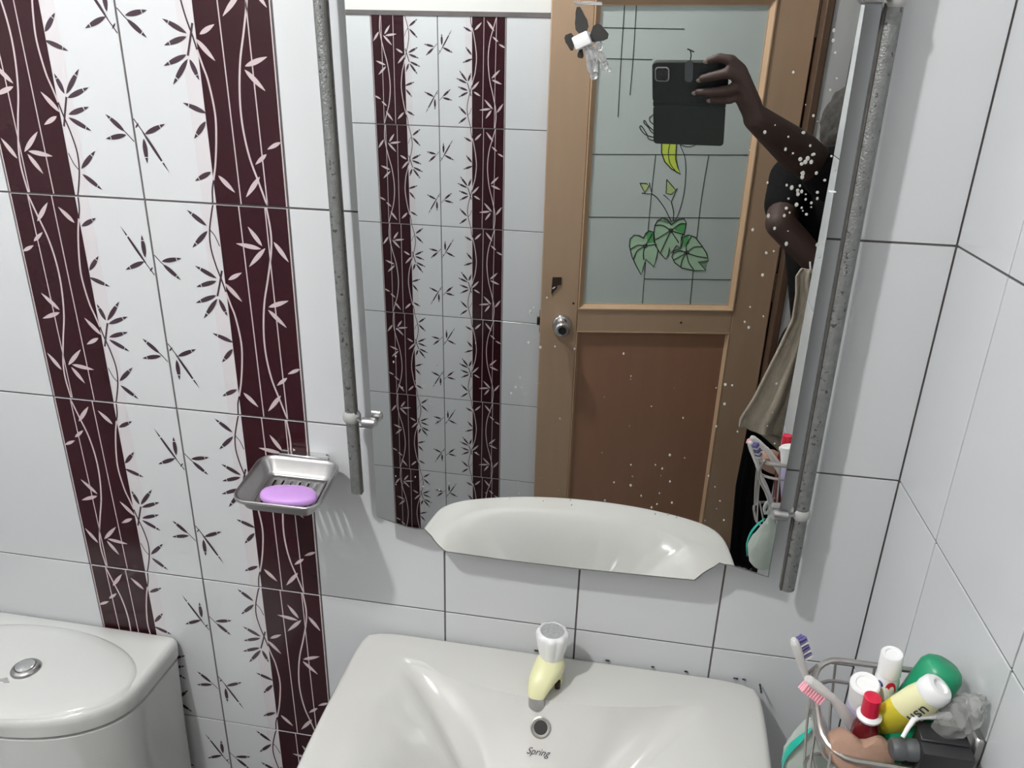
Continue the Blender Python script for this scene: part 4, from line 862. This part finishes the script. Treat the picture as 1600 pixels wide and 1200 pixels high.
# other arm, bent across the chest
chain(bm, [(sho_l, 0.046), (Vector(sho_l).lerp(Vector(elb_l), 0.5), 0.042), (elb_l, 0.036), (Vector(elb_l).lerp(Vector(wri_l), 0.5), 0.033), (wri_l, 0.022)])
wl = Vector(wri_l); hd = Vector((0.8, 0.2, -0.45)).normalized(); hs_ = Vector((0.3, 0.3, 0.8)).normalized()
capsule(bm, wl, wl + hd * 0.05, 0.02, 0.02); capsule(bm, wl + hd * 0.06 + hs_ * 0.028, wl + hd * 0.06 - hs_ * 0.028, 0.012, 0.012)
for k in range(4):
    b0 = wl + hd * 0.06 + hs_ * (0.028 - 0.019 * k); ln = (0.036, 0.042, 0.038, 0.028)[k]
    up = Vector((-0.2, -0.9, -0.1)).normalized()
    chain(bm, [(b0, 0.0095), (b0 + hd * ln, 0.0088), (b0 + hd * (ln + 0.01) + up * 0.02, 0.0078), (b0 + hd * (ln - 0.008) + up * 0.032, 0.007)])
chain(bm, [(wl + hs_ * 0.012, 0.013), (wl + hd * 0.03 + hs_ * 0.04, 0.0105), (wl + hd * 0.055 + hs_ * 0.05, 0.0085)])
# trunk, neck, head, legs
hc = Vector((1.322, -1.20, 1.495)); fd = Vector((0.12, 1.0, 0)).normalized(); sd_ = Vector((fd.y, -fd.x, 0))
fb = Vector((-0.35, 0.93, 0)).normalized(); ctr = Vector((1.315, -1.235, 0))
sd_h, fd_h = sd_, fd; sd_, fd = Vector((fb.y, -fb.x, 0)), fb
def zz(z): return ctr + Vector((0.085 * min(1.0, max(0.0, (1.34 - z) / 0.2)), 0, z))
chain(bm, [(zz(1.34), 0.085), (zz(1.22), 0.098), (zz(1.08), 0.092), (zz(0.95), 0.105)])
for s in (-1, 1):
    capsule(bm, zz(1.32) + sd_ * 0.06 * s, zz(1.02) + sd_ * 0.05 * s, 0.085, 0.085)
    capsule(bm, zz(1.36) + sd_ * 0.03 * s, Vector(sho_r if s > 0 else sho_l), 0.05, 0.048)
    chain(bm, [(zz(0.92) + sd_ * 0.075 * s, 0.098), (zz(0.50) + sd_ * 0.085 * s + fd * 0.01, 0.058), (zz(0.30) + sd_ * 0.085 * s - fd * 0.01, 0.052), (zz(0.09) + sd_ * 0.085 * s - fd * 0.02, 0.036)])
    capsule(bm, zz(0.036) + sd_ * 0.085 * s - fd * 0.03, zz(0.030) + sd_ * 0.095 * s + fd * 0.15, 0.034, 0.028)
capsule(bm, zz(1.36), hc - Vector((0, 0, 0.07)), 0.055, 0.05)
ellip(bm, hc, (0.071, 0.088, 0.105), rot=Matrix.Rotation(math.atan2(-fd_h.x, fd_h.y), 3, 'Z'))
capsule(bm, hc + fd_h * 0.055 - Vector((0, 0, 0.065)), hc + fd_h * 0.06 - Vector((0, 0, 0.07)), 0.035, 0.03)
chain(bm, [(hc + fd_h * 0.085 + Vector((0, 0, 0.01)), 0.009), (hc + fd_h * 0.103 - Vector((0, 0, 0.022)), 0.013)])
for s in (-1, 1): ellip(bm, hc + sd_h * 0.072 * s - fd_h * 0.005 - Vector((0, 0, 0.01)), (0.012, 0.018, 0.03))
chain(bm, [(hc + fd_h * 0.088 - Vector((0, 0, 0.055)) + sd_h * 0.02, 0.008), (hc + fd_h * 0.088 - Vector((0, 0, 0.055)) - sd_h * 0.02, 0.008)])
remeshed('body', bm, M['skin'], pe, 0.0042, 5)
for s in (-1, 1):
    bm = B(); ellip(bm, hc + fd_h * 0.078 + sd_h * 0.03 * s + Vector((0, 0, 0.005)), (0.012, 0.012, 0.009)); part('eye', bm, M['white_plastic'], pe)
    bm = B(); ellip(bm, hc + fd_h * 0.087 + sd_h * 0.03 * s + Vector((0, 0, 0.005)), (0.005, 0.005, 0.005)); part('pupil', bm, M['lens'], pe)
# fingernails
for tip, dr in ((pp(0.1135, 0.006, 0.0118), (-0.9, 0)), (pp(0.1015, -0.0315, 0.0155), (-0.9, -.3)), (pp(0.0925, -0.0595, 0.0148), (-1, -.1)), (pp(0.1235, -0.0765, 0.013), (-1, 0))):
    bm = B(); ellip(bm, (0, 0, 0), (0.0062, 0.0046, 0.0014), seg=12)
    for v_ in bm.verts: v_.co = tip + PU * v_.co.x + PV * v_.co.y + PN * v_.co.z
    part('fingernail', bm, M['nail'], pe)
bm = B()
ellip(bm, hc + Vector((0, 0, 0.03)) - fd_h * 0.018, (0.088, 0.092, 0.100), rot=Matrix.Rotation(math.atan2(-fd_h.x, fd_h.y), 3, 'Z'))
ellip(bm, hc - fd_h * 0.06 - Vector((0, 0, 0.03)), (0.065, 0.05, 0.075))
hr = remeshed('hair', bm, M['hair'], pe, 0.006, 1)
dt = hr.modifiers.new('tufts', 'DISPLACE'); tx = bpy.data.textures.new('tufts', 'CLOUDS'); tx.noise_scale = 0.02; dt.texture = tx; dt.strength = 0.018; dt.mid_level = 0.4
bm = B()
chain(bm, [(zz(1.33), 0.094), (zz(1.22), 0.106), (zz(1.08), 0.101), (zz(0.95), 0.113)])
for s in (-1, 1):
    capsule(bm, zz(1.31) + sd_ * 0.06 * s, zz(0.98) + sd_ * 0.05 * s, 0.094, 0.096)
    capsule(bm, zz(1.345) + sd_ * 0.03 * s, Vector(sho_r if s > 0 else sho_l), 0.064, 0.060)
    e_ = Vector(elb_r if s > 0 else elb_l); s_ = Vector(sho_r if s > 0 else sho_l); capsule(bm, s_, s_.lerp(e_, 0.80 if s > 0 else 0.6), 0.060, 0.062 if s > 0 else 0.052)
remeshed('vest', bm, M['shirt'], pe, 0.006, 5)
bm = B()
for s in (-1, 1): chain(bm, [(zz(0.93) + sd_ * 0.07 * s, 0.11), (zz(0.50) + sd_ * 0.085 * s + fd * 0.01, 0.075), (zz(0.13) + sd_ * 0.085 * s - fd * 0.01, 0.058)])
remeshed('trousers', bm, M['pants'], pe, 0.007, 4)

# ------------------------------------------------------------------ towel and dark garment hung on the end of the right wall
wh = thing('wall_hook', 'small steel hook on the end of the right wall', 'hook', (1.21, YE - 0.006, 1.27))
bm = B(); tube(bm, [(1.215, YE - 0.006, 1.28), (1.21, -0.855, 1.275), (1.205, -0.87, 1.252), (1.203, -0.89, 1.250), (1.200, -0.90, 1.268)], 0.003, n=8); part('hook_wire', bm, M['steel'], wh)
def cloth(name, label, cat, rows, mat_, amp, thick, folds, seed, back=0.0):
    """rows: (z, x_left, x_right, y) from top to bottom"""
    bm = B(); N = 70; MR = 60; rs = random.Random(seed); V = []
    for j in range(MR + 1):
        t = j / MR * (len(rows) - 1); k = min(int(t), len(rows) - 2); f = t - k
        z, xa, xb, y = [rows[k][q] + (rows[k + 1][q] - rows[k][q]) * (f * f * (3 - 2 * f) * 0.3 + f * 0.7) for q in range(4)]
        g = j / MR; row = []
        for i in range(N + 1):
            s = i / N
            x = xa + (xb - xa) * s
            yy = y + amp * (0.35 + 0.65 * g) * (math.sin(s * folds * 2 * PI + 1.6 * g + seed) + 0.4 * math.sin(s * folds * 4.7 * PI + 3 * g)) + 0.004 * noise.noise(Vector((s * 6, g * 5, seed)))
            row.append(bm.verts.new((x, yy, z + 0.006 * math.sin(s * 5 + seed) * g)))
        V.append(row)
    for a, b in zip(V, V[1:]):
        for i in range(N): bm.faces.new((a[i], a[i + 1], b[i + 1], b[i]))
    o = obj(name, bm, mat_)
    md = o.modifiers.new('thickness', 'SOLIDIFY'); md.thickness = thick; md.offset = 0
    tag(o, label, cat); return o
tw = cloth('towel', 'grey-brown towel hanging from a wall hook, seen in the mirror', 'towel', [(1.256, 1.180, 1.223, -0.882), (1.238, 1.172, 1.233, -0.882), (1.198, 1.178, 1.243, -0.882), (1.138, 1.180, 1.253, -0.882), (1.058, 1.160, 1.263, -0.882), (0.938, 1.126, 1.273, -0.882), (0.878, 1.104, 1.273, -0.882), (0.854, 1.105, 1.273, -0.882)], M['towel'], 0.008, 0.006, 2.2, 2)
cloth('towel', 'grey towel corner showing below the hem of the other towel', 'towel', [(0.878, 1.143, 1.258, -0.900), (0.850, 1.146, 1.258, -0.900), (0.808, 1.200, 1.258, -0.900), (0.778, 1.240, 1.258, -0.900)], M['towel'], 0.003, 0.005, 1.5, 4)
cloth('hanging_garment', 'black garment hanging behind the towel, seen in the mirror', 'clothing', [(1.228, 1.208, 1.238, -0.922), (0.978, 1.168, 1.258, -0.922), (0.878, 1.128, 1.268, -0.922), (0.678, 1.123, 1.273, -0.922), (0.428, 1.138, 1.273, -0.922)], M['shirt'], 0.006, 0.004, 3.1, 6)
bl = cloth('belt', 'thin black belt hanging on the grey wall beside the door', 'belt', [(1.86, 1.334, 1.352, YO + 0.012), (1.7, 1.330, 1.350, YO + 0.012), (1.57, 1.326, 1.346, YO + 0.012)], M['shirt'], 0.001, 0.004, 1.0, 9)
